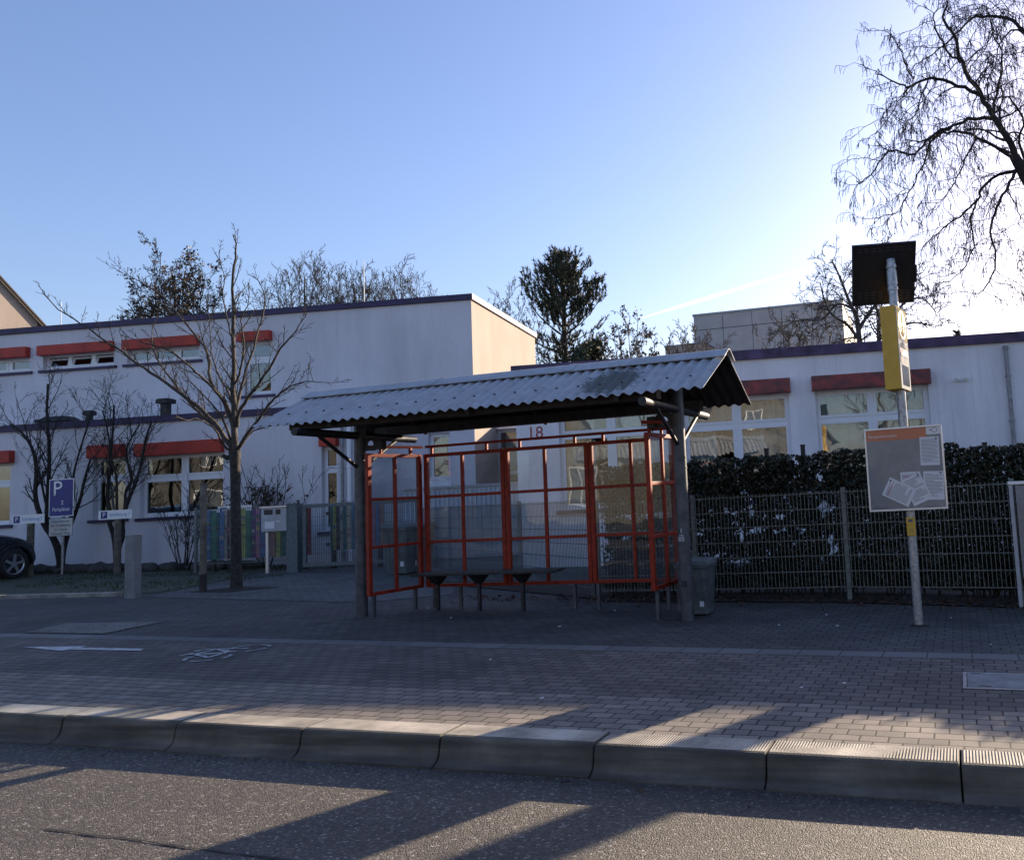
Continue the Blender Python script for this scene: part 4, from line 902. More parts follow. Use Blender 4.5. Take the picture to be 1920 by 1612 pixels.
# ------------------------------------------------------------------ fences, gate
def mesh_fence(name, label, pts, z0f, rows, m='fence', step=.05, posts=True, group=None, rv=.0038, zbase=None):
    c = pts[0]; t = thing(name, label, 'fence', (c[0],c[1],zg(*c)), group)
    for (xa,ya),(xb,yb) in zip(pts, pts[1:]):
        A = Vector((xa,ya,0)); B = Vector((xb,yb,0)); L = (B-A).length; d = (B-A)/L; n = Vector((-d.y,d.x,0))
        za = z0f if zbase is None else zbase
        mb = MB(); k = int(L/step); zt = za+.2*rows
        for i in range(1,k):
            p = A+d*(L*i/k); mb.bar((p.x,p.y,za-.01),(p.x,p.y,zt+.03),rv*2)
        for r_ in range(rows+1):
            z = za+.2*r_
            for o in (-1,1):
                a = A+n*o*.0065; b = B+n*o*.0065; mb.bar((a.x,a.y,z),(b.x,b.y,z),.010)
        mb.build('mesh_panel', M[m], t)
    if posts:
        for (x,y) in pts:
            mb = MB(); mb.box(x-.03,x+.03,y+.01,y+.06,zg(x,y)-.05,za+.2*rows+.06); mb.build('post', M[m], t, .004)
    return t
mesh_fence('mesh_fence', 'grey double-rod mesh fence in front of the dark hedge', [(-4.95,10.95),(-3.5,10.9),(-1.45,10.87),(.58,10.46),(3.1,9.95),(5.6,9.45)], .075, 6)
mesh_fence('mesh_fence', 'blue-grey mesh fence round the school yard seen through the shelter glass', [(-11.35,15.85),(-9.2,14.2),(-7.1,12.6),(-5.05,10.98)], .12, 6, 'fence_blue')
mesh_fence('mesh_fence', 'short mesh fence behind the young tree with painted boards behind it', [(-16.6,14.95),(-14.25,15.2)], .36, 6, 'fence')
t = thing('gate_post', 'stout grey steel gate post beside the mesh gate', 'post', (-14.08,15.2,zg(-14.08,15.2)))
mb = MB(BM); p = BM.inverted() @ Vector((-14.08,15.2,0)); mb.box(p.x-.13,p.x+.13,p.y-.1,p.y+.1,.03,1.57); mb.build('column', M['fence_blue'], t, .01)
mb = MB(BM); mb.box(p.x-.14,p.x+.14,p.y-.11,p.y+.11,1.57,1.59); mb.build('cap', M['fence_blue'], t)
t = thing('mesh_gate', 'closed blue-grey mesh gate with a square tube frame left of the shelter pole', 'gate', (-12.6,15.5,zg(-12.6,15.5)))
mb = MB(BM); a, b, y = p.x+.2, p.x+2.85, p.y
mb.box(a,a+.08,y-.03,y+.03,.2,1.56); mb.box(b-.08,b,y-.03,y+.03,.2,1.56); mb.box(a+.08,b-.08,y-.03,y+.03,.2,.28); mb.box(a+.08,b-.08,y-.03,y+.03,1.48,1.56); mb.build('frame', M['fence_blue'], t, .004)
mb = MB(BM)
for i in range(1,50): x = a+.08+(b-a-.16)*i/50; mb.box(x-.004,x+.004,y-.004,y+.004,.28,1.48)
for i in range(1,6): mb.box(a+.08,b-.08,y-.012,y-.004,.28+i*.2-.004,.28+i*.2+.004); mb.box(a+.08,b-.08,y+.004,y+.012,.28+i*.2-.004,.28+i*.2+.004)
mb.build('mesh_infill', M['fence_blue'], t)
# painted boards
cols = [(.55,.3,.28),(.05,.2,.2),(.55,.6,.15),(.06,.05,.05),(.55,.55,.52),(.18,.03,.05),(.7,.68,.5),(.12,.3,.4),(.04,.06,.4),(.4,.02,.02),(.05,.3,.2),(.2,.06,.3),(.6,.25,.4),(.1,.25,.55)]
pm = [mat('board_paint', tuple(x_*.62 for x_ in c), .6, nscale=7, namt=.25) for c in cols]
t = thing('painted_board_fence', 'row of upright wooden boards painted in bright mixed colours behind the mesh', 'fence', (-15.2,15.7,.1))
rb = random.Random(11)
mb = MB(BM); q0 = BM.inverted() @ Vector((-16.75,15.35,0)); x = q0.x; k = 0
while x < q0.x+4.2:
    wd = rb.choice((.07,.09,.11,.13))
    if not (2.45 < x-q0.x < 2.9):
        mb.mat = k % 14 if rb.random() < .7 else rb.randrange(14)
        z0 = .42 if x-q0.x < 2.6 else .5; mb.box(x,x+wd-.012,q0.y+.04,q0.y+.06,z0,1.52+rb.uniform(-.03,.04))
        if rb.random() < .5:
            for j in range(rb.randrange(3,7)):
                mb.mat = rb.randrange(14); zz = rb.uniform(.55,1.4); hh = rb.uniform(.02,.08); mb.box(x+.01,x+wd-.022,q0.y+.036,q0.y+.04,zz,zz+hh)
    x += wd; k += 1
mb.build('boards', pm, t)
mb = MB(BM); mb.box(q0.x,q0.x+2.45,q0.y+.061,q0.y+.09,.6,.67); mb.box(q0.x,q0.x+2.45,q0.y+.061,q0.y+.09,1.3,1.37); mb.box(q0.x+2.9,q0.x+4.25,q0.y+.061,q0.y+.09,.6,.67); mb.box(q0.x+2.9,q0.x+4.25,q0.y+.061,q0.y+.09,1.3,1.37)
for s_ in (.1,2.3,3.0,4.1): mb.box(q0.x+s_,q0.x+s_+.08,q0.y+.091,q0.y+.17,.0,1.45)
mb.build('rail', M['wood_dark'], t)
# letter box on two legs
def atd(px, py, d):                     # pixel on the plane d = const of the building frame
    r_ = ray(px,py); n = Vector((-math.sin(BA),math.cos(BA),0)); o = BO+n*d
    return Vector((0,0,CH)) + r_*((o-Vector((0,0,CH))).dot(n)/r_.dot(n))
c = at(513,973,15.0); q = BM.inverted() @ c
t = thing('intercom_letterbox', 'pale grey letterbox with two dark windows on tall legs beside the gate post', 'letterbox', (c.x,c.y,zg(c.x,c.y)))
mb = MB(BM); a, b, y0, z0, z1 = q.x-.29, q.x+.29, q.y, q.z-.27, q.z+.27
mb.box(a,b,y0,y0+.3,z0,z1-.02); cs = mb.build('case', M['grey_box'], t, .015)
mb = MB(BM); mb.box(a-.02,b+.02,y0-.03,y0+.32,z1-.018,z1+.012); mb.build('lid', M['alu'], t)
mb = MB(BM); mb.box(a+.07,a+.27,y0-.004,y0-.001,z1-.17,z1-.06); mb.box(a+.34,a+.45,y0-.004,y0-.001,z1-.17,z1-.06); mb.build('display', M['black'], cs)
mb = MB(BM); mb.box(a+.09,a+.31,y0-.004,y0-.001,z0+.07,z0+.22); mb.box(a+.34,a+.44,y0-.004,y0-.001,z0+.205,z0+.225); mb.build('label_plate', M['paper'], cs)
for s_ in (a+.07,b-.02):
    mb = MB(BM); mb.box(s_-.03,s_+.03,y0+.1,y0+.16,.02,z0 if s_ < b-.1 else z1); mb.build('leg', M['alu'], t)

# ------------------------------------------------------------------ signs and posts on the left
def lean_sign(px, py, d, W, H, mats_): pass
SXD = (math.cos(BA),math.sin(BA),0)
c = atd(115,932,-1.1)
t = thing('parking_sign', 'blue parking sign with a white P above a small text plate on a thin post', 'sign', (c.x,c.y,zg(c.x,c.y)))
mb = MB(); mb.tube([(c.x,c.y+.06,zg(c.x,c.y)-.1),(c.x,c.y+.06,c.z+.52)], .03, 12); mb.build('post', M['galv'], t)
T = facing((c.x,c.y,c.z),SXD)
mb = MB(T); mb.box(-.32,.32,-.46,.44,-.012,0); pl = mb.build('plate', M['white'], t)
mb = MB(T); mb.box(-.3,.3,-.44,.42,.0,.004); pb = mb.build('blue_field', M['sign_blue'], pl)
T3 = T @ Matrix.Translation((0,0,.006)); mb = MB(); put_text(mb,'P',.5,T3 @ Matrix.Translation((-.1,.2,0))); put_text(mb,'2',.14,T3 @ Matrix.Translation((.03,-.13,0))); put_text(mb,'Parkplätze',.125,T3 @ Matrix.Translation((0,-.29,0)),.85)
mb.build('lettering', M['white'], pb)
mb = MB(T); mb.box(-.31,.31,-.93,-.5,-.012,0); p2 = mb.build('text_plate', mat('plate_cream',(.62,.6,.55),.5), t)
mb = MB()
for i, s_ in enumerate(('Reserviert nur','für Schulleitung','der Schule','Oßweiler Weg')): put_text(mb,s_,.098,T @ Matrix.Translation((0,-.575-i*.098,.003)),.82)
for q in ((-.31,.31,-.93,-.918),(-.31,.31,-.512,-.5),(-.31,-.298,-.918,-.512),(.298,.31,-.918,-.512)): mb.add([T @ Vector(v_) for v_ in ((q[0],q[2],.002),(q[1],q[2],.002),(q[1],q[3],.002),(q[0],q[3],.002))],[(0,1,2,3)])
mb.build('lettering', M['ink'], p2)
def bay_sign(px, py, d, num, label, pr=.075):
    c = atd(px,py,d); t = thing('bay_sign', label, 'sign', (c.x,c.y,zg(c.x,c.y)), 'parking bay signs along the school wall')
    T = facing((c.x,c.y,c.z),SXD)
    mb = MB(T); mb.box(-.42,.42,-.105,.105,-.01,0); pl = mb.build('plate', M['white'], t)
    mb = MB(T); mb.box(-.36,-.2,-.08,.08,.0,.003); f = mb.build('blue_field', M['sign_blue'], pl)
    mb = MB(T)
    put_text(mb,'P',.15,Matrix.Translation((-.28,0,.0045))); mb.build('letter', M['white'], f)
    mb = MB(T); put_text(mb,'Schulleitung '+num,.115,Matrix.Translation((.11,0,.002)),.82); mb.build('lettering', M['sign_cyan'], pl)
    n = T @ Vector((0,0,-.012-pr)); mb = MB(); mb.tube([(n.x,n.y,zg(n.x,n.y)-.1),(n.x,n.y,c.z+.02)], pr, 14); mb.build('post', M['wood_stake'], t)
bay_sign(216,964.5,-1.5,'1','white school reserved-bay sign on a round post by the double-stemmed tree under the window')
bay_sign(52,973,-1.6,'2','white school reserved-bay sign on a round post right behind the dark car')
bay_sign(440,956.5,-1.3,'3','white school reserved-bay sign half hidden behind the young street tree trunk',.05)
c = atd(249,1120,-4.4); c.z = zg(c.x,c.y)
t = thing('bollard', 'square grey steel bollard at the corner of the parking lot', 'bollard', c)
b0 = Vector((-13.34,10.84,0)); T = Matrix.Translation((b0.x,b0.y,0)) @ Matrix.Rotation(R(14),4,'Z'); t.location = (b0.x,b0.y,zg(b0.x,b0.y)); WB[t] = Vector(t.location)
mb = MB(T); mb.box(-.085,.085,-.085,.085,zg(b0.x,b0.y)-.05,1.165); mb.build('shaft', M['bollard'], t, .008)
mb = MB(T); mb.box(-.088,.088,-.088,.088,1.166,1.178); mb.build('cap', M['galv'], t, .003)
t = thing('tree_stake', 'weathered wooden stake in the tree pit left of the street tree', 'stake', (-12.76,11.665,zg(-12.76,11.665)))
mb = MB(); mb.tube([(-12.76,11.665,0),(-12.755,11.665,.7),(-12.75,11.66,1.98),(-12.75,11.66,2.0)], [.058,.057,.055,.045], 12); mb.build('shaft', M['wood_stake'], t)
mb = MB(); mb.tube([(-12.757,11.664,.06),(-12.756,11.664,.42)], .0605, 12); mb.build('dark_base', M['wood_dark'], t)
# lone posts of an older fence rising out of the hedge
for i, (px, py, Y, lab) in enumerate(((1437,843,11.62,'dark post sticking out of the hedge, leftmost of three'),(1505,836,11.66,'dark post sticking out of the hedge just left of the information board'),(1846,832,11.35,'dark post sticking out of the hedge right of the information board'))):
    p = at(px,py,Y); mb = MB(); mb.box(p.x-.028,p.x+.028,p.y-.028,p.y+.028,zg(p.x,p.y)-.1,p.z); mb.box(p.x-.034,p.x+.034,p.y-.034,p.y+.034,p.z,p.z+.02)
    tag(mb.build('fence_post', M['dark_steel'], None), lab, 'post', 'old fence posts in the hedge')

# ------------------------------------------------------------------ dark car at the left edge
CW = Vector((-20.75,13.98,0)); CT = Matrix.Translation((CW.x,CW.y,zg(CW.x,CW.y)+.0)) @ Matrix.Rotation(R(94),4,'Z')
# local: x forward (nose to the wall), origin under the front wheel, near side at y = 0
t = thing('parked_car', 'dark blue-black car with five-spoke alloy wheels cut off by the left edge', 'car', (CW.x,CW.y,zg(CW.x,CW.y)))
st = [(.60,.30,.52,.62,.78),(.56,.24,.72,.70,.80),(.45,.22,.86,.80,.84),(.2,.22,1.0,.92,.90),(-.3,.22,1.07,1.0,.92),(-.75,.22,1.12,1.03,.92),(-1.35,.22,1.52,1.05,.92),(-2.0,.22,1.62,1.06,.92),(-2.9,.22,1.60,1.06,.92),(-3.45,.24,1.48,1.05,.90),(-3.75,.3,1.1,1.0,.86),(-3.82,.36,.8,.8,.8)]
mb = MB(CT); ring = 12; vs = []
for (x,zb,zt,zs,hw) in st:                 # station: bottom, roof, shoulder, half width
    tw = hw*(.72 if zt > 1.3 else .86)
    pr = [(-hw*.9,zb),(-hw,zb+.1),(-hw*1.0,(zb+zs)/2),(-hw*.985,zs-.06),(-hw*.95,zs),(-tw,zt-.05),(-tw*.8,zt),(tw*.8,zt),(tw,zt-.05),(hw*.95,zs),(hw*.985,zs-.06),(hw,(zb+zs)/2),(hw,zb+.1),(hw*.9,zb)]
    if zt <= zs+.03: pr = [(a, min(b,zt)) for a,b in pr]
    vs += [(x,.92+a,b) for a,b in pr]
n = 14; fs = [(i*n+j,(i+1)*n+j,(i+1)*n+(j+1)%n,i*n+(j+1)%n) for i in range(len(st)-1) for j in range(n)]+[tuple(range(n))[::-1],tuple(range((len(st)-1)*n,len(st)*n))]
mb.add(vs,fs,True); body = mb.build('body', M['car'], t)
md = body.modifiers.new('sub','SUBSURF'); md.levels = md.render_levels = 2
for x in (0,-2.6):
    mb = MB(CT)
    a0 = [(x+.40*math.cos(R(a)),.34+.40*math.sin(R(a))) for a in range(0,181,12)]
    mb.add([(p_[0],.0-.012,p_[1]) for p_ in a0]+[(p_[0],.25,p_[1]) for p_ in a0]+[(x+(p_[0]-x)*1.12,-.012,.34+(p_[1]-.34)*1.12) for p_ in a0],
           [(i,i+1,len(a0)+i+1,len(a0)+i) for i in range(len(a0)-1)]+[(i,i+1,2*len(a0)+i+1,2*len(a0)+i) for i in range(len(a0)-1)],True)
    mb.build('wheel_arch', M['rubber'], t)
mb = MB(CT)
mb.add([(-.95,.10,1.1),(-1.42,.28,1.46),(-2.9,.28,1.5),(-3.2,.16,1.14)],[(0,1,2,3)]); mb.add([(-.86,.3,1.17),(-.86,1.54,1.17),(-1.38,1.45,1.52),(-1.38,.39,1.52)],[(0,1,2,3)])
mb.build('side_window', M['screen'], t)
mb = MB(CT); mb.hexa([(.44,.10,.70),(.56,.22,.70),(.56,.5,.70),(.44,.5,.70),(.36,.10,.78),(.5,.22,.78),(.5,.5,.78),(.36,.5,.78)]); mb.build('headlight', M['alu'], t)
def wheel(x, y, sg):
    WT = CT @ Matrix.Translation((x,y,.34)) @ Matrix.Rotation(R(90),4,'X')
    mb = MB(WT); n = 36; prof = [(.235,-.10),(.29,-.11),(.325,-.09),(.335,-.03),(.335,.03),(.325,.09),(.29,.11),(.235,.10)]
    vs = [(r_*math.cos(2*math.pi*k/n),r_*math.sin(2*math.pi*k/n),z) for r_,z in prof for k in range(n)]
    mb.add(vs,[(j*n+k,j*n+(k+1)%n,(j+1)*n+(k+1)%n,(j+1)*n+k) for j in range(len(prof)-1) for k in range(n)],True)
    w_ = mb.build('wheel', M['rubber'], t)
    mb = MB(WT); z = .085*sg
    vs = [(r_*math.cos(2*math.pi*k/n),r_*math.sin(2*math.pi*k/n),zz) for r_,zz in ((.236,z),(.22,z*1.05),(.212,z*.5)) for k in range(n)]
    mb.add(vs,[(j*n+k,j*n+(k+1)%n,(j+1)*n+(k+1)%n,(j+1)*n+k) for j in range(2) for k in range(n)],True)
    for k in range(5):
        a = R(72*k+90); c_, s_ = math.cos(a), math.sin(a); u = lambda rr_, o: (rr_*c_-o*s_, rr_*s_+o*c_)
        q = [u(.03,-.03),u(.214,-.055),u(.214,.005),u(.03,.03)]
        mb.hexa([(*p_,z*.55) for p_ in q]+[(*p_,z*.95) for p_ in q])
    mb.tube([(0,0,z*.5),(0,0,z)],.045,16); mb.build('rim', M['rim'], w_)
    mb = MB(WT); mb.tube([(0,0,z*.2),(0,0,z*.3)],.21,24); mb.build('brake_disc', M['black'], w_)
for x in (0,-2.6): wheel(x,.08,1); wheel(x,1.76,-1)

# ------------------------------------------------------------------ trees
class G: pass
def rvec(rng): 
    return Vector((rng.gauss(0,1),rng.gauss(0,1),rng.gauss(0,1))).normalized()
def turn(d, ang, rng):
    a = d.cross(rvec(rng)); 
    if a.length < 1e-4: a = d.orthogonal()
    return (Matrix.Rotation(ang, 3, a.normalized()) @ d).normalized()
def grow(mb, p, d, L, r, lev, P, rng, tips):
    n = max(3, P['seg'][lev]); pts = [p.copy()]; rs = [r]; dirs = []
    for i in range(n):
        d = (d + rvec(rng)*P['jit'][lev] + Vector((0,0,P['up'][lev]))).normalized(); dirs.append(d.copy())
        p = p + d*(L/n); pts.append(p.copy()); rs.append(max(P['rmin'], r*(1-(1-P['tap'])*(i+1)/n)))
    mb.tube(pts, rs, 6 if r > .03 else (4 if r > .012 else 3), cap=False)
    if lev+1 >= len(P['seg']): tips.append((pts[-1],d)); tips.append((pts[-2],d)); return
    for k in range(P['n'][lev]):
        f = P['f0'][lev]+(1-P['f0'][lev])*(k+rng.random())/P['n'][lev]; i = min(n-1, int(f*n)); q = pts[i].lerp(pts[i+1], f*n-i)
        grow(mb, q, turn(dirs[i], R(P['ang'][lev]*rng.uniform(.7,1.25)), rng), L*P['lr'][lev]*rng.uniform(.65,1.15)*(1-.35*f), max(P['rmin'], rs[i]*P['rr'][lev]), lev+1, P, rng, tips)
def along(pts, f):
    Ls = [(b-a).length for a,b in zip(pts,pts[1:])]; t = f*sum(Ls)
    for i, l in enumerate(Ls):
        if t <= l or i == len(Ls)-1: return pts[i].lerp(pts[i+1], t/l), (pts[i+1]-pts[i]).normalized(), i
        t -= l
def smooth(pts, k=3):
    out = []
    for i in range(len(pts)-1):
        p0 = pts[max(i-1,0)]; p1 = pts[i]; p2 = pts[i+1]; p3 = pts[min(i+2,len(pts)-1)]
        for j in range(k):
            t = j/k; out.append(.5*((2*p1)+(p2-p0)*t+(2*p0-5*p1+4*p2-p3)*t*t+(3*p1-p0-3*p2+p3)*t**3))
    out.append(pts[-1]); return out
def leaves(mb, tips, rng, size, per, spread):
    for p, d in tips:
        for k in range(per):
            c = p+rvec(rng)*spread*rng.random(); a = rvec(rng); b = a.cross(rvec(rng)).normalized(); s_ = size*rng.uniform(.6,1.3)
            mb.add([c-a*s_-b*s_*.5*0, c-b*s_*.55, c+a*s_, c+b*s_*.55],[(0,1,2,3)])

# the young street tree in front of the left wing; limbs follow the photograph, spread in depth
rng = random.Random(21); TY = 12.06
bz = Vector((-12.43,TY,zg(-12.43,TY)))
st_ = thing('street_tree', 'bare young street tree with open upswept limbs in front of the left school wing', 'tree', bz)
mb = MB(); mb.tube(smooth([bz+Vector((0,0,-.1)),at(443,1060,TY),at(442,960,TY),at(441,880,TY),at(440,845,TY)],3),[.115,.105,.098,.092,.088,.086,.085,.084,.084,.085,.09,.1,.105],12)
mb.tube([at(440,855,TY),at(425,858,TY-.05),at(417,853,TY-.1)],[.05,.045,.03],8)
mb.build('trunk', M['bark_shaded'], st_)
limbs = [([(441,850),(438,760),(438,690),(437,600),(436,520),(443,470),(437,440)],.075,0),
 ([(437,845),(412,805),(385,775),(355,750),(310,715),(270,690),(230,660),(200,640),(150,605),(110,580),(80,548)],.06,-.9),
 ([(438,842),(404,800),(372,772),(351,750),(322,712),(293,669),(284,634),(286,605)],.052,.7),
 ([(437,790),(420,750),(395,716),(390,663),(366,628),(340,596),(310,560),(275,535),(240,517),(218,506)],.045,1.3),
 ([(443,800),(448,775),(466,745),(483,722),(505,690),(527,652),(548,630),(561,611),(576,587)],.05,-.5),
 ([(447,840),(465,812),(492,775),(510,752),(527,736),(550,722),(575,715),(603,717)],.042,-1.3),
 ([(442,800),(445,760),(452,725),(462,692),(476,650),(488,605),(497,561),(490,535),(477,517)],.045,1.0),
 ([(446,845),(460,825),(474,809),(495,800),(520,796)],.035,.5),
 ([(437,800),(420,755),(405,735),(380,708),(360,692),(328,663),(290,648),(260,640),(225,628)],.042,-1.6),
 ([(439,770),(430,740),(408,700),(396,660),(392,600),(388,560)],.035,1.6),
 ([(436,848),(420,835),(408,812),(392,795),(370,785),(350,787),(330,780)],.035,-1.2),
 ([(440,720),(452,690),(458,640),(452,600),(468,560),(465,530)],.03,-.7),
 ([(440,650),(428,610),(418,560),(420,520),(413,490),(411,470)],.022,.4),
 ([(438,840),(425,800),(408,770),(375,735),(350,705),(335,690)],.035,-.3)]
mb = MB(); tips = []
for pts, r0, dep in limbs:
    n = len(pts); P3 = smooth([at(x,y,TY+dep*(i/(n-1))**1.2) for i,(x,y) in enumerate(pts)],3)
    m_ = len(P3); rs = [max(.007, r0*.8*(1-.86*(i/(m_-1))**.8)) for i in range(m_)]
    P3 = [p+rvec(rng)*.012 for p in P3]; mb.tube(P3, rs, 7, cap=False)
    Lt = sum((b-a).length for a,b in zip(P3,P3[1:])); k = int(Lt*5.0)
    for j in range(k):
        f = .12+.86*(j+rng.random())/k; q, d, i = along(P3,f)
        dd = turn(d, R(rng.uniform(28,60)), rng); dd = (dd+Vector((0,0,.45))).normalized(); L = rng.uniform(.18,.75)*(1-.4*f)*min(1.3,.6+Lt*.15)
        grow(mb, q, dd, L, max(.006,rs[i]*.45), 0, dict(seg=[5,3],jit=[.13,.2],up=[.06,.1],rmin=.0042,tap=.45,n=[5],f0=[.2],ang=[45],lr=[.35],rr=[.6]), rng, tips)
mb.build('crown', M['bark'], st_)

# two multi-stemmed small trees against the wall
def multi(px, py, d, stems, label, seed, name='ornamental_tree'):
    rng = random.Random(seed); b = atd(px,py,d); b.z = zg(b.x,b.y)-.05
    t = thing(name, label, 'tree', b); mb = MB(); cr = MB(); tips = []
    for pts, r0, r1, dep in stems:
        n = len(pts); P3 = smooth([b if i == 0 else atd(x,y,d+dep*i/(n-1)) for i,(x,y) in enumerate(pts)],3); m_ = len(P3)
        rs = [.7*(r0+(r1-r0)*(i/(m_-1))**.7) for i in range(m_)]; mb.tube(P3,rs,8,cap=False)
        Lt = sum((b_-a).length for a,b_ in zip(P3,P3[1:])); k = int(Lt*3.4)
        for j in range(k):
            f = .42+.58*(j+rng.random())/k; q, dr, i = along(P3,f); dd = (turn(dr,R(rng.uniform(25,55)),rng)+Vector((0,-.0,.25))).normalized(); dd.y *= .7
            grow(cr,q,dd,rng.uniform(.55,1.15),max(.009,rs[i]*.42),0,dict(seg=[6,5,4],jit=[.14,.2,.25],up=[.05,.05,.05],rmin=.0042,tap=.4,n=[4,3],f0=[.2,.2],ang=[38,42],lr=[.55,.5],rr=[.62,.65]),rng,tips)
    mb.build('trunk', M['bark_dark'], t); cr.build('crown', M['bark_dark'], t); return t
multi(114,1075,-.8,[([(114,1075),(112,1040),(98,1005),(84,985),(70,950),(66,920),(68,880),(60,840),(40,810),(20,795)],.14,.03,-.3),
 ([(114,1075),(112,1040),(97,1003),(88,980),(90,930),(92,880),(92,830),(88,780),(90,720)],.13,.035,.2),
 ([(114,1075),(117,1040),(124,1010),(132,985),(142,960),(152,930),(158,900),(170,860)],.12,.03,-.2),
 ([(92,960),(82,925),(72,880),(62,850),(52,820),(46,795)],.045,.02,-.5),([(135,975),(138,930),(138,890),(148,850),(160,810),(172,770)],.05,.02,.2)],
 'bare multi-stemmed tree behind the blue parking sign', 5)
multi(219,1070,-.9,[([(219,1070),(217,1030),(212,1000),(204,975),(206,955),(201,930),(205,890),(208,850),(212,800),(214,760)],.1,.03,0),
 ([(219,1070),(222,1030),(230,1005),(230,975),(240,940),(252,910),(262,880),(268,850),(274,820),(284,790)],.1,.028,-.3),
 ([(222,1030),(226,990),(234,950),(236,920),(246,900),(240,870),(238,840),(250,815),(262,795)],.06,.022,.2),
 ([(206,960),(219,930),(217,890),(208,860),(206,835),(200,800),(192,770)],.05,.02,-.4)],
 'bare small tree with two curving stems behind the bay sign under the window', 8)
def shrub(name, px, py, d, H, spread, nst, seed, label, leaf=None, cat='shrub', m='bark_dark'):
    rng = random.Random(seed); b = atd(px,py,d); b.z = zg(b.x,b.y)
    t = thing(name, label, cat, b); mb = MB(); tips = []
    for k in range(nst):
        a = rng.uniform(0,2*math.pi); tl = rng.uniform(.1,spread); dd = Vector((math.cos(a)*tl,math.sin(a)*tl*.5,1)).normalized()
        grow(mb,b+Vector((math.cos(a)*.12,math.sin(a)*.08,-.03)),dd,H*rng.uniform(.6,1.05),.016,0,dict(seg=[7,5,3],jit=[.09,.16,.2],up=[.03,.06,.05],rmin=.0055,tap=.4,n=[5,3],f0=[.3,.25],ang=[30,40],lr=[.45,.45],rr=[.6,.7]),rng,tips)
    mb.build('stem', M[m], t)
    if leaf: lb = MB(); leaves(lb,[q for q in tips if q[0].z < b.z+H*leaf[2]],rng,leaf[0],leaf[1],.12); lb.build('foliage', M['leaf_brown'], t)
shrub('bare_shrub',345,1066,-.9,2.0,.75,13,3,'bare twiggy shrub under the wide window left of the wooden stake')
shrub('leafy_shrub',497,1050,-.5,2.5,.5,15,9,'shrub with sparse dark leaves against the wall above the letterbox',(.045,2,.78))

# big contorted tree reaching in from the right
rng = random.Random(77); BY = 13.0
bb = Vector((2.75,BY+.2,zg(2.75,BY)))
bt = thing('weeping_tree', 'large contorted weeping tree reaching into the sky from the right', 'tree', bb)
mb = MB(); mb.tube(smooth([bb+Vector((0,0,-.2)),Vector((2.7,13.2,1.2)),Vector((2.45,13.1,2.6)),Vector((2.1,13.0,3.9)),at(1990,440,BY),at(1935,350,BY),at(1900,290,BY)],3),[.30,.28,.26,.25,.24,.23,.22,.2,.19,.18,.165,.15,.135,.12,.11,.1,.09,.08,.07],12,cap=False)
mb.build('trunk', M['bark_dark'], bt)
BL = [([(1915,322),(1893,270),(1862,220),(1838,178),(1804,118),(1795,80),(1770,40),(1775,5)],.085,.02,-.6),
 ([(1837,177),(1795,160),(1743,148),(1708,163),(1680,156),(1646,139)],.045,.012,-.8),
 ([(1715,149),(1701,132),(1691,101),(1674,69),(1660,55)],.022,.008,-.4),
 ([(1861,222),(1823,222),(1788,236),(1743,257),(1715,288),(1667,285),(1632,330),(1605,342)],.045,.010,-1.1),
 ([(1892,295),(1833,257),(1788,247),(1750,257),(1722,265),(1700,262)],.04,.012,.8),
 ([(1940,345),(1906,319),(1847,344),(1833,375),(1799,406),(1757,437),(1733,460)],.045,.010,.9),
 ([(1906,322),(1890,350),(1868,389),(1858,434),(1868,479),(1854,528),(1833,549)],.04,.012,-.9),
 ([(1833,375),(1819,410),(1826,462),(1802,510),(1778,528)],.025,.009,.4),
 ([(1990,150),(1920,59),(1882,35),(1830,33),(1802,56),(1757,94),(1735,110)],.05,.012,1.2),
 ([(1985,180),(1920,63),(1878,73),(1868,115),(1850,150)],.03,.010,1.5),
 ([(1960,380),(1915,288),(1917,222),(1890,184),(1850,190)],.04,.010,-1.4),
 ([(1788,236),(1750,262),(1738,290),(1720,330),(1700,370),(1680,400),(1640,408)],.028,.008,.6),
 ([(1833,257),(1810,300),(1790,340),(1770,370),(1745,395)],.025,.008,.9),
 ([(1862,220),(1870,160),(1880,110),(1860,60),(1850,10)],.035,.01,.8),
 ([(1743,148),(1725,185),(1715,215),(1690,240)],.02,.008,-.6),
 ([(1708,163),(1685,190),(1665,225),(1640,250)],.018,.007,-.2),
 ([(1960,400),(1950,430),(1935,480),(1915,510)],.03,.010,-1.0),
 ([(1804,118),(1780,100),(1762,70),(1750,35),(1765,5)],.03,.01,-.9)]
mb = MB(); tips = []
for pts, r0, r1, dep in BL:
    n = len(pts); P3 = smooth([at(x,y,BY+dep*i/(n-1)) for i,(x,y) in enumerate(pts)],4); m_ = len(P3)
    P3 = [p+rvec(rng)*.02 for p in P3]; rs = [.7*(r0+(r1-r0)*(i/(m_-1))**.8) for i in range(m_)]; mb.tube(P3,rs,8,cap=False)
    Lt = sum((b_-a).length for a,b_ in zip(P3,P3[1:])); k = int(Lt*9.5)
    for j in range(k):
        f = .08+.92*(j+rng.random())/k; q, d, i = along(P3,f); dd = turn(d,R(rng.uniform(35,80)),rng); dd.z *= .8; dd.normalize()
        grow(mb,q,dd,rng.uniform(.35,.85),max(.007,rs[i]*.36),0,dict(seg=[7,6,5],jit=[.42,.46,.14],up=[-.04,-.16,-.7],rmin=.0034,tap=.5,n=[4,4],f0=[.2,.25],ang=[50,50],lr=[.62,.72],rr=[.62,.6]),rng,tips)
mb.build('crown', M['bark_dark'], bt)

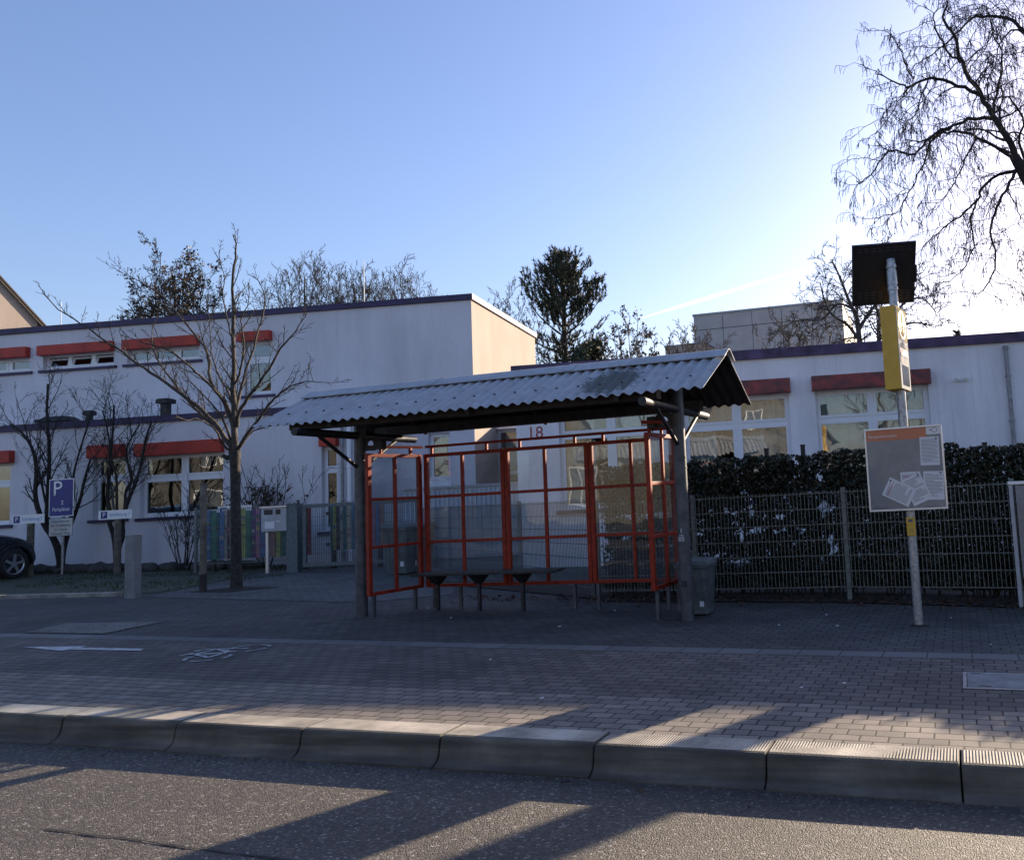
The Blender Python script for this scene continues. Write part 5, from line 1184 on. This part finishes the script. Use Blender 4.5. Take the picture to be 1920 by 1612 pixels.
# trees behind the buildings
def bgtree(name, label, px, Y, ytop, wid, seed, leaf=None, up=.06, dens=1.0, m='bark_grey', lean=0, ang=34, drop=.3):
    rng = random.Random(seed); top = at(px,ytop,Y); b = Vector((top.x-lean,Y,zg(top.x,Y))); H = top.z-b.z
    t = thing(name, label, 'tree', b); mb = MB(); tips = []; r0 = H*.016; tr = MB()
    P3 = smooth([b+Vector((0,0,-.3)),b+Vector((lean*.2,0,H*.3)),b+Vector((lean*.6+rng.uniform(-.2,.2),0,H*.55)),Vector((top.x+rng.uniform(-.3,.3),Y,b.z+H*.9))],4); m_ = len(P3)
    rs = [r0*(1-.9*i/(m_-1)) for i in range(m_)]; tr.tube(P3,rs,8,cap=False)
    k = int(24*dens)
    for j in range(k):
        a = j*2.4+rng.uniform(-.3,.3); rho = math.sqrt((j+.5)/k); f0 = rng.uniform(.34,.68)*(1-.2*rho); q, d, i = along(P3,f0)
        tgt = Vector((top.x+math.cos(a)*rho*wid/2,Y+math.sin(a)*rho*wid/2,b.z+H*(1-drop*rho*rho)*rng.uniform(.9,1.0)))
        mid = q.lerp(tgt,.5)+Vector((math.cos(a),math.sin(a),0))*wid*.07*rho; n = 9
        pts = [q*(1-u)**2+mid*2*u*(1-u)+tgt*u*u+rvec(rng)*.07*(u>0) for u in [x_/n for x_ in range(n+1)]]
        rr = [max(.014,rs[i]*.42*(1-.85*x_/n)) for x_ in range(n+1)]; mb.tube(pts,rr,6,cap=False)
        Lt = sum((y_-x_).length for x_,y_ in zip(pts,pts[1:])); kk = int(Lt*2.6*dens)+3
        for h in range(kk):
            f = .3+.7*(h+rng.random())/kk; q2, d2, i2 = along(pts,f); dd = (turn(d2,R(rng.uniform(22,60)),rng)+Vector((0,0,up*3))).normalized()
            grow(mb,q2,dd,wid*.17*rng.uniform(.6,1.25),max(.012,rr[i2]*.55),0,dict(seg=[5,4,3],jit=[.14,.2,.22],up=[up,up,up],rmin=.0095,tap=.4,n=[5,4],f0=[.2,.15],ang=[38,42],lr=[.55,.5],rr=[.62,.65]),rng,tips)
    tr.build('trunk', M[m], t); mb.build('crown', M[m], t)
    if leaf: lb = MB(); leaves(lb,[q for q in tips if rng.random() < leaf[3] and mnoise.noise(q[0]*.8) > -.12],rng,leaf[0],leaf[1],leaf[2]); lb.build('foliage', M[leaf[4]], t)
    return t
bgtree('leafy_tree','dark tree with brown leaves still on it behind the left flat roof',335,34,462,6.4,31,leaf=(.08,2,.25,.4,'leaf_brown'),m='bark_dark',up=.03,drop=.34)
bgtree('bare_tree','tallest bare tree above the left roof with upswept branches',575,40,466,6.4,32,up=.1,dens=.95)
bgtree('bare_tree','rounded fine-twigged bare tree above the roof, left of the paler round one',662,42,492,6.0,33,up=.08,dens=1.1)
bgtree('bare_tree','pale rounded bare tree at the right of the group above the roof',738,42,500,7.2,34,up=.08,dens=1.1)
bgtree('bare_tree','small bare tree low at the end of the roof slope',795,44,526,4.4,35,up=.1,dens=.6)
bgtree('bare_tree','bare tree just behind the sunlit end wall beside the pine',935,34,538,5.0,36,up=.05,dens=.9)
bgtree('leafy_tree','small open tree with scattered leaves right of the pine',1168,33,583,4.0,37,leaf=(.07,1,.2,.35,'leaf_brown'),up=.02,dens=.8)
bgtree('bare_tree','low bare tree in front of the beige block',1290,36,602,4.0,38,up=.06,dens=.8)
bgtree('bare_tree','spreading bare tree before the grey hall left of the contorted one',1500,27,585,5.0,39,up=.03,dens=.7)
bgtree('leafy_tree','dark evergreen bush at the foot of the pine',1095,31,630,3.0,40,leaf=(.09,4,.25,1,'needle'),dens=.8)
# contorted bare tree behind the solar panel
rng = random.Random(55); KY = 26.0; kb = at(1640,640,KY); kb.z = zg(kb.x,KY)
t = thing('contorted_tree', 'wide contorted bare tree behind the yellow stop sign and solar panel', 'tree', kb)
mb = MB(); cr = MB(); tips = []
for pts, r0, r1, dep in [([None,(1612,640),(1608,600),(1590,560),(1575,520),(1560,490)],.16,.03,0),([(1610,620),(1630,585),(1650,560),(1660,520),(1655,485)],.1,.03,1),([(1612,640),(1590,610),(1560,590),(1545,560),(1538,530)],.09,.025,-1),
  ([None,(1648,640),(1650,600),(1640,570),(1625,540),(1610,500)],.13,.03,1.5),([(1650,610),(1675,590),(1700,565),(1730,560),(1755,585)],.09,.02,-1),([(1652,630),(1690,610),(1725,605),(1755,615)],.08,.02,.8),([(1600,580),(1570,570),(1540,600),(1500,600),(1460,615)],.07,.02,.6),([(1660,560),(1690,530),(1715,520),(1735,540)],.07,.02,0)]:
    n = len(pts); P3 = smooth([kb+Vector((0,0,-.2)) if p is None else at(*p,KY+dep*i/(n-1)) for i,p in enumerate(pts)],3); m_ = len(P3); rs = [.62*(r0+(r1-r0)*i/(m_-1)) for i in range(m_)]; mb.tube(P3,rs,8,cap=False)
    Lt = sum((b_-a).length for a,b_ in zip(P3,P3[1:])); k = int(min(Lt,5)*6)
    for j in range(k):
        f = 1-(min(Lt,5)/Lt)*.85*(j+rng.random())/k; q, d, i = along(P3,f)
        grow(cr,q,turn(d,R(rng.uniform(30,70)),rng),rng.uniform(.5,1.2),max(.014,rs[i]*.4),0,dict(seg=[6,5,4],jit=[.36,.42,.45],up=[.06,.03,.0],rmin=.0085,tap=.45,n=[4,4],f0=[.2,.2],ang=[45,48],lr=[.6,.55],rr=[.6,.62]),rng,tips)
mb.build('trunk', M['bark_grey'], t); cr.build('crown', M['bark_grey'], t)
# the pine
rng = random.Random(12); PY = 34.0; top = at(1052,486,PY); pb = Vector((top.x,PY,zg(top.x,PY))); H = top.z-pb.z
t = thing('pine_tree', 'big dark pine with upright tufts rising between the two school wings', 'tree', pb)
mb = MB(); mb.tube([pb+Vector((0,0,-.3)),pb+Vector((0,0,H*.5)),pb+Vector((.05,0,H*.85)),pb+Vector((0,0,H*.98))],[.24,.19,.08,.02],10,cap=False)
nd = MB()
def tuft(p, d, L, n):
    for k in range(n):
        a = turn(d,R(rng.uniform(10,62)),rng); s_ = a.cross(rvec(rng)).normalized()*.024; q = p+d*(L*rng.uniform(-.5,.45)); l = rng.uniform(.14,.24)
        nd.add([q-s_,q+s_,q+a*l],[(0,1,2)])
prof_ = [(.36,.8),(.55,1.5),(.66,1.9),(.75,2.5),(.8,2.35),(.85,1.7),(.9,1.45),(.95,.95),(.98,.5),(1,.15)]
def pw(f):
    for (a,b),(c,e) in zip(prof_,prof_[1:]):
        if a <= f <= c: return b+(e-b)*(f-a)/(c-a)
    return .3
for wi in range(21):
    f = .37+.62*wi/20; zc = pb.z+H*f; kk = rng.choice((5,6,7))
    for k in range(kk):
        a = 2*math.pi*(k+rng.random()*.7)/kk+wi; L = pw(f)*rng.uniform(.6,1.15); r_ = .05*(1.15-f)+.012
        pts = [Vector((pb.x,PY,zc))]; d = Vector((math.cos(a),math.sin(a),.12 if f < .7 else .5)).normalized()
        n = max(3,int(L/.22))
        for i in range(n):
            d = (d+rvec(rng)*.1+Vector((0,0,.05))).normalized(); pts.append(pts[-1]+d*(L/n))
        mb.tube(pts,[max(.01,r_*(1-.7*i/n)) for i in range(n+1)],5,cap=False)
        for i in range(max(1,n//3),n+1):
            for s_ in range((3 if f > .74 else rng.choice((0,1,2))) if f < .95 else 2):
                q = pts[i]+rvec(rng)*.16; dd = (Vector((0,0,1))*rng.uniform(.5,1)+d*.55+rvec(rng)*.35).normalized(); l = rng.uniform(.22,.42)
                mb.tube([pts[i],q,q+dd*l],[.012,.01,.006],3,cap=False); tuft(q+dd*l*.6,dd,l*1.1,17)
tuft(pb+Vector((0,0,H*.97)),Vector((0,0,1)),.5,40)
mb.build('trunk', M['bark_dark'], t); nd.build('needles', M['needle'], t)
p = at(1793,622,40); c = thing('conifer', 'tip of a small conifer just above the right roof edge', 'tree', (p.x,40,zg(p.x,40))); nd = MB(); mb = MB(); mb.tube([(p.x,40,-.5),(p.x,40,p.z)],[.1,.02],6)
for k in range(420):
    f = rng.random(); a = rng.uniform(0,6.28); zz = p.z-2.4*f; q = Vector((p.x+math.cos(a)*.75*f*rng.random(),40+math.sin(a)*.75*f*rng.random(),zz)); dd = Vector((math.cos(a),math.sin(a),.6)).normalized(); s_ = dd.cross(rvec(rng)).normalized()*.04; nd.add([q-s_,q+s_,q+dd*.28],[(0,1,2)])
mb.build('trunk', M['bark_dark'], c); nd.build('needles', M['needle'], c)
# three trees over the road, mirrored in the panes
for i, (x, y, h, lab) in enumerate(((-19.5,-8.5,8.0,'bare tree across the street mirrored in the left windows'),(-5.5,-9.0,7.2,'bare tree across the street mirrored in the shelter panes'),(7.0,-8.0,8.4,'bare tree across the street mirrored in the right windows'))):
    rng = random.Random(90+i); b = Vector((x,y,zg(x,y))); t = thing('bare_tree', lab, 'tree', b); mb = MB(); cr = MB(); tips = []
    mb.tube([b+Vector((0,0,-.1)),b+Vector((.1,0,h*.3)),b+Vector((0,.1,h*.62)),b+Vector((.1,0,h*.95))],[.2,.15,.09,.02],8,cap=False)
    for j in range(14):
        f = .3+.68*j/14; a = j*2.4; grow(cr,b+Vector((0,0,h*f)),Vector((math.cos(a),math.sin(a),.8)).normalized(),h*.36*(1.1-f*.6),.06*(1.1-f),0,dict(seg=[6,5,4],jit=[.15,.2,.22],up=[.05,.05,.05],rmin=.012,tap=.4,n=[6,5],f0=[.25,.2],ang=[38,42],lr=[.55,.5],rr=[.6,.6]),rng,tips)
    mb.build('trunk', M['bark_grey'], t); cr.build('crown', M['bark_grey'], t)

# ------------------------------------------------------------------ hedge behind the fence
rng = random.Random(6)
HP = [Vector(p) for p in ((-5.05,11.5,0),(-3.5,11.45,0),(-1.4,11.5,0),(.7,11.12,0),(3.0,10.68,0))]
hg = thing('hedge', 'dark broad-leaved hedge with pale gaps behind the mesh fence', 'hedge', (-1.4,11.5,zg(-1.4,11.5)))
tot = sum((b_-a).length for a,b_ in zip(HP,HP[1:])); lf = MB(); stm = MB(); n = 0; tries = 0
while n < 95000 and tries < 600000:
    tries += 1; f = rng.random(); p, d, i = along(HP,f); z = rng.random()
    g0 = zg(p.x,p.y); hgt = (1.82 if p.x < 0 else 1.74)+.05*mnoise.noise((p.x*1.7,0,5))+.035*mnoise.noise((p.x*7,1,5)); zz = g0+.1+(hgt-g0-.1)*z
    nz = mnoise.noise((p.x*1.6,1.3,zz*1.6))*.2+mnoise.noise((p.x*9,4.2,zz*7))*.8
    gap = .42 if p.x < -1.5 and .3 < zz < 1.3 else .74
    if zz > 1.25: gap = .66
    if nz > gap-.18: continue
    off = rng.uniform(-.2,.3)*(1-.3*z); nrm = Vector((-d.y,d.x,0))
    c = p+nrm*off; c.z = zz
    a = rvec(rng); b_ = a.cross(rvec(rng)).normalized(); s_ = rng.uniform(.02,.038); lf.mat = 0 if rng.random() < .9 else 1
    lf.add([c-a*s_,c-b_*s_*.62,c+a*s_,c+b_*s_*.62],[(0,1,2,3)]); n += 1
lf.build('foliage', [M['leaf'],M['leaf_brown']], hg)
for k in range(150):
    f = rng.random(); p, d, i = along(HP,f); p = p+Vector((-d.y,d.x,0))*rng.uniform(-.1,.2); p.z = zg(p.x,p.y)
    grow(stm,p,Vector((rng.uniform(-.15,.15),rng.uniform(-.1,.1),1)).normalized(),rng.uniform(1.2,1.75),.012,0,dict(seg=[6,4],jit=[.1,.2],up=[.03,.02],rmin=.004,tap=.4,n=[5],f0=[.15],ang=[45],lr=[.3],rr=[.6]),rng,[])
stm.build('stem', M['bark_dark'], hg)
# fallen leaves under the fence, scraps on the paving, tufts in the lot
mb = MB()
for k in range(1500):
    x = rng.uniform(-7,5); p = Vector((x,0,0)); yb = 10.75 if x < -1.5 else 10.75-.21*(x+1.5); y = yb+rng.gauss(.1,.22)
    if rng.random() < .1: y -= abs(rng.gauss(0,.5))
    c = Vector((x,y,zg(x,y)+rng.uniform(.008,.03))); a = Vector((rng.gauss(0,1),rng.gauss(0,1),rng.gauss(0,.35))).normalized(); b_ = a.cross(Vector((rng.gauss(0,.4),rng.gauss(0,.4),1))).normalized(); s_ = rng.uniform(.015,.04); mb.mat = rng.choice((0,0,1))
    mb.add([c-a*s_,c-b_*s_*.6,c+a*s_,c+b_*s_*.6],[(0,1,2,3)])
tag(mb.build('fallen_leaves', [M['leaf_brown'],mat('leaf_red',(.09,.03,.02),.7)]), 'brown fallen leaves strewn along the foot of the mesh fence', 'leaves', kind='stuff')
mb = MB()
for k in range(420):
    x = rng.uniform(-9,2); y = yk(x)-.13-abs(rng.gauss(0,.07)); z = zg(x,y)-.16; s_ = rng.uniform(.004,.016)*(2.2 if rng.random() < .06 else 1); u = rvec(rng); v = u.cross(Vector((rng.gauss(0,.5),rng.gauss(0,.5),1))).normalized(); c = Vector((x,y,z+.004)); mb.mat = 0 if rng.random() < .6 else 1
    u.z *= .3; mb.add([c-u*s_,c-v*s_*.6,c+u*s_,c+v*s_*.6],[(0,1,2,3)])
tag(mb.build('gutter_grit', [M['stone'],M['leaf_brown']]), 'grit and leaf crumbs gathered along the foot of the kerb', 'grit', kind='stuff')
mb = MB()
for k in range(14):
    x = rng.uniform(-8,1); y = rng.choice((rng.uniform(7.6,9.9),rng.uniform(4.8,9.9)))
    z = zg(x,y)+.004; a = rng.uniform(0,3.14); l, w_ = rng.uniform(.008,.022), rng.uniform(.005,.01); u = Vector((math.cos(a),math.sin(a),0)); v = Vector((-u.y,u.x,0)); c = Vector((x,y,z))
    mb.hexa([c-u*l-v*w_,c+u*l-v*w_,c+u*l+v*w_,c-u*l+v*w_]+[q+Vector((0,0,.006)) for q in (c-u*l-v*w_,c+u*l-v*w_,c+u*l+v*w_,c-u*l+v*w_)])
tag(mb.build('litter_scraps', M['paper']), 'tiny pale scraps and cigarette ends on the paving', 'litter', kind='stuff')
mb = MB()
for k in range(9000):
    x = rng.uniform(-27,-13.7); y0 = 10.8+max(0,(x+16)*.2); y1 = min(17,14.6+.2*(x+22)+1.2); y = rng.uniform(y0,y1)
    if mnoise.noise((x*.9,y*.9,2)) < -.05 and y < y1-1.2: continue
    c = Vector((x,y,zg(x,y))); h = rng.uniform(.02,.07)*(1.6 if y > y1-1 else 1); a = rng.uniform(0,6.28); u = Vector((math.cos(a),math.sin(a),0))*.012
    mb.add([c-u,c+u,c+Vector((rng.gauss(0,.02),rng.gauss(0,.02),h))],[(0,1,2)])
tag(mb.build('grass_tufts', M['grass']), 'short grass growing through the parking lot', 'grass', kind='stuff')
# field stones along the planting bed
def stone(seed):
    r2 = random.Random(seed); bm_ = MB(); n1, n2 = 10, 6; vs = []
    for j in range(n2+1):
        for i in range(n1):
            th = math.pi*j/n2; ph_ = 2*math.pi*i/n1; q = Vector((math.sin(th)*math.cos(ph_),math.sin(th)*math.sin(ph_),math.cos(th)))
            q = q*(1+.28*mnoise.noise(q*1.6+Vector((seed,0,0)))); vs.append((q.x*.24,q.y*.17,q.z*.15))
    bm_.add(vs,[(j*n1+i,(j+1)*n1+i,(j+1)*n1+(i+1)%n1,j*n1+(i+1)%n1) for j in range(n2) for i in range(n1)],True)
    return bm_.build('field_stone', M['stone'])
protos = [stone(s_) for s_ in (1,2,3)]
for i in range(26):
    o = protos[i] if i < 3 else protos[i%3].copy()
    if i >= 3: COL.objects.link(o)
    f = i/25; s_ = -2.2+6.3*f; dd = -.55+rng.uniform(-.12,.12)-.25*f; p = bw(s_,dd,0); o.location = (p.x,p.y,zg(p.x,p.y)+.07); o.rotation_euler = (0,0,rng.uniform(0,6.28)); sc3 = rng.uniform(.7,1.25); o.scale = (sc3,sc3,sc3*.9)
    tag(o,'dark rounded field stone in the row edging the bed under the left windows','stone','field stones edging the bed')
# condensation trail, thin ice cloud high above
a, b_ = ray(1195,598).normalized()*3800, ray(1560,488).normalized()*3800
mb = MB(); pts = [a.lerp(b_,k/30)+Vector((0,0,6*math.sin(k*.5)*0)) for k in range(31)]
mb.tube(pts,[1+10*math.sin(math.pi*min(1,(k+1)/12)/2)*(1-.75*max(0,(k-14)/16)) for k in range(31)],12)
m = bpy.data.materials.new('ice_cloud'); m.use_nodes = True; tt = m.node_tree; tt.nodes.clear(); oo = tt.nodes.new('ShaderNodeOutputMaterial'); mx = tt.nodes.new('ShaderNodeMixShader'); tr = tt.nodes.new('ShaderNodeBsdfTransparent'); tl = tt.nodes.new('ShaderNodeBsdfTranslucent'); tl.inputs[0].default_value = (1,1,1,1)
tt.links.new(tr.outputs[0],mx.inputs[1]); tt.links.new(tl.outputs[0],mx.inputs[2]); tt.links.new(mx.outputs[0],oo.inputs[0]); mx.inputs[0].default_value = .06
tag(mb.build('condensation_trail', m), 'thin white condensation trail rising to the right across the sky', 'cloud', kind='stuff')
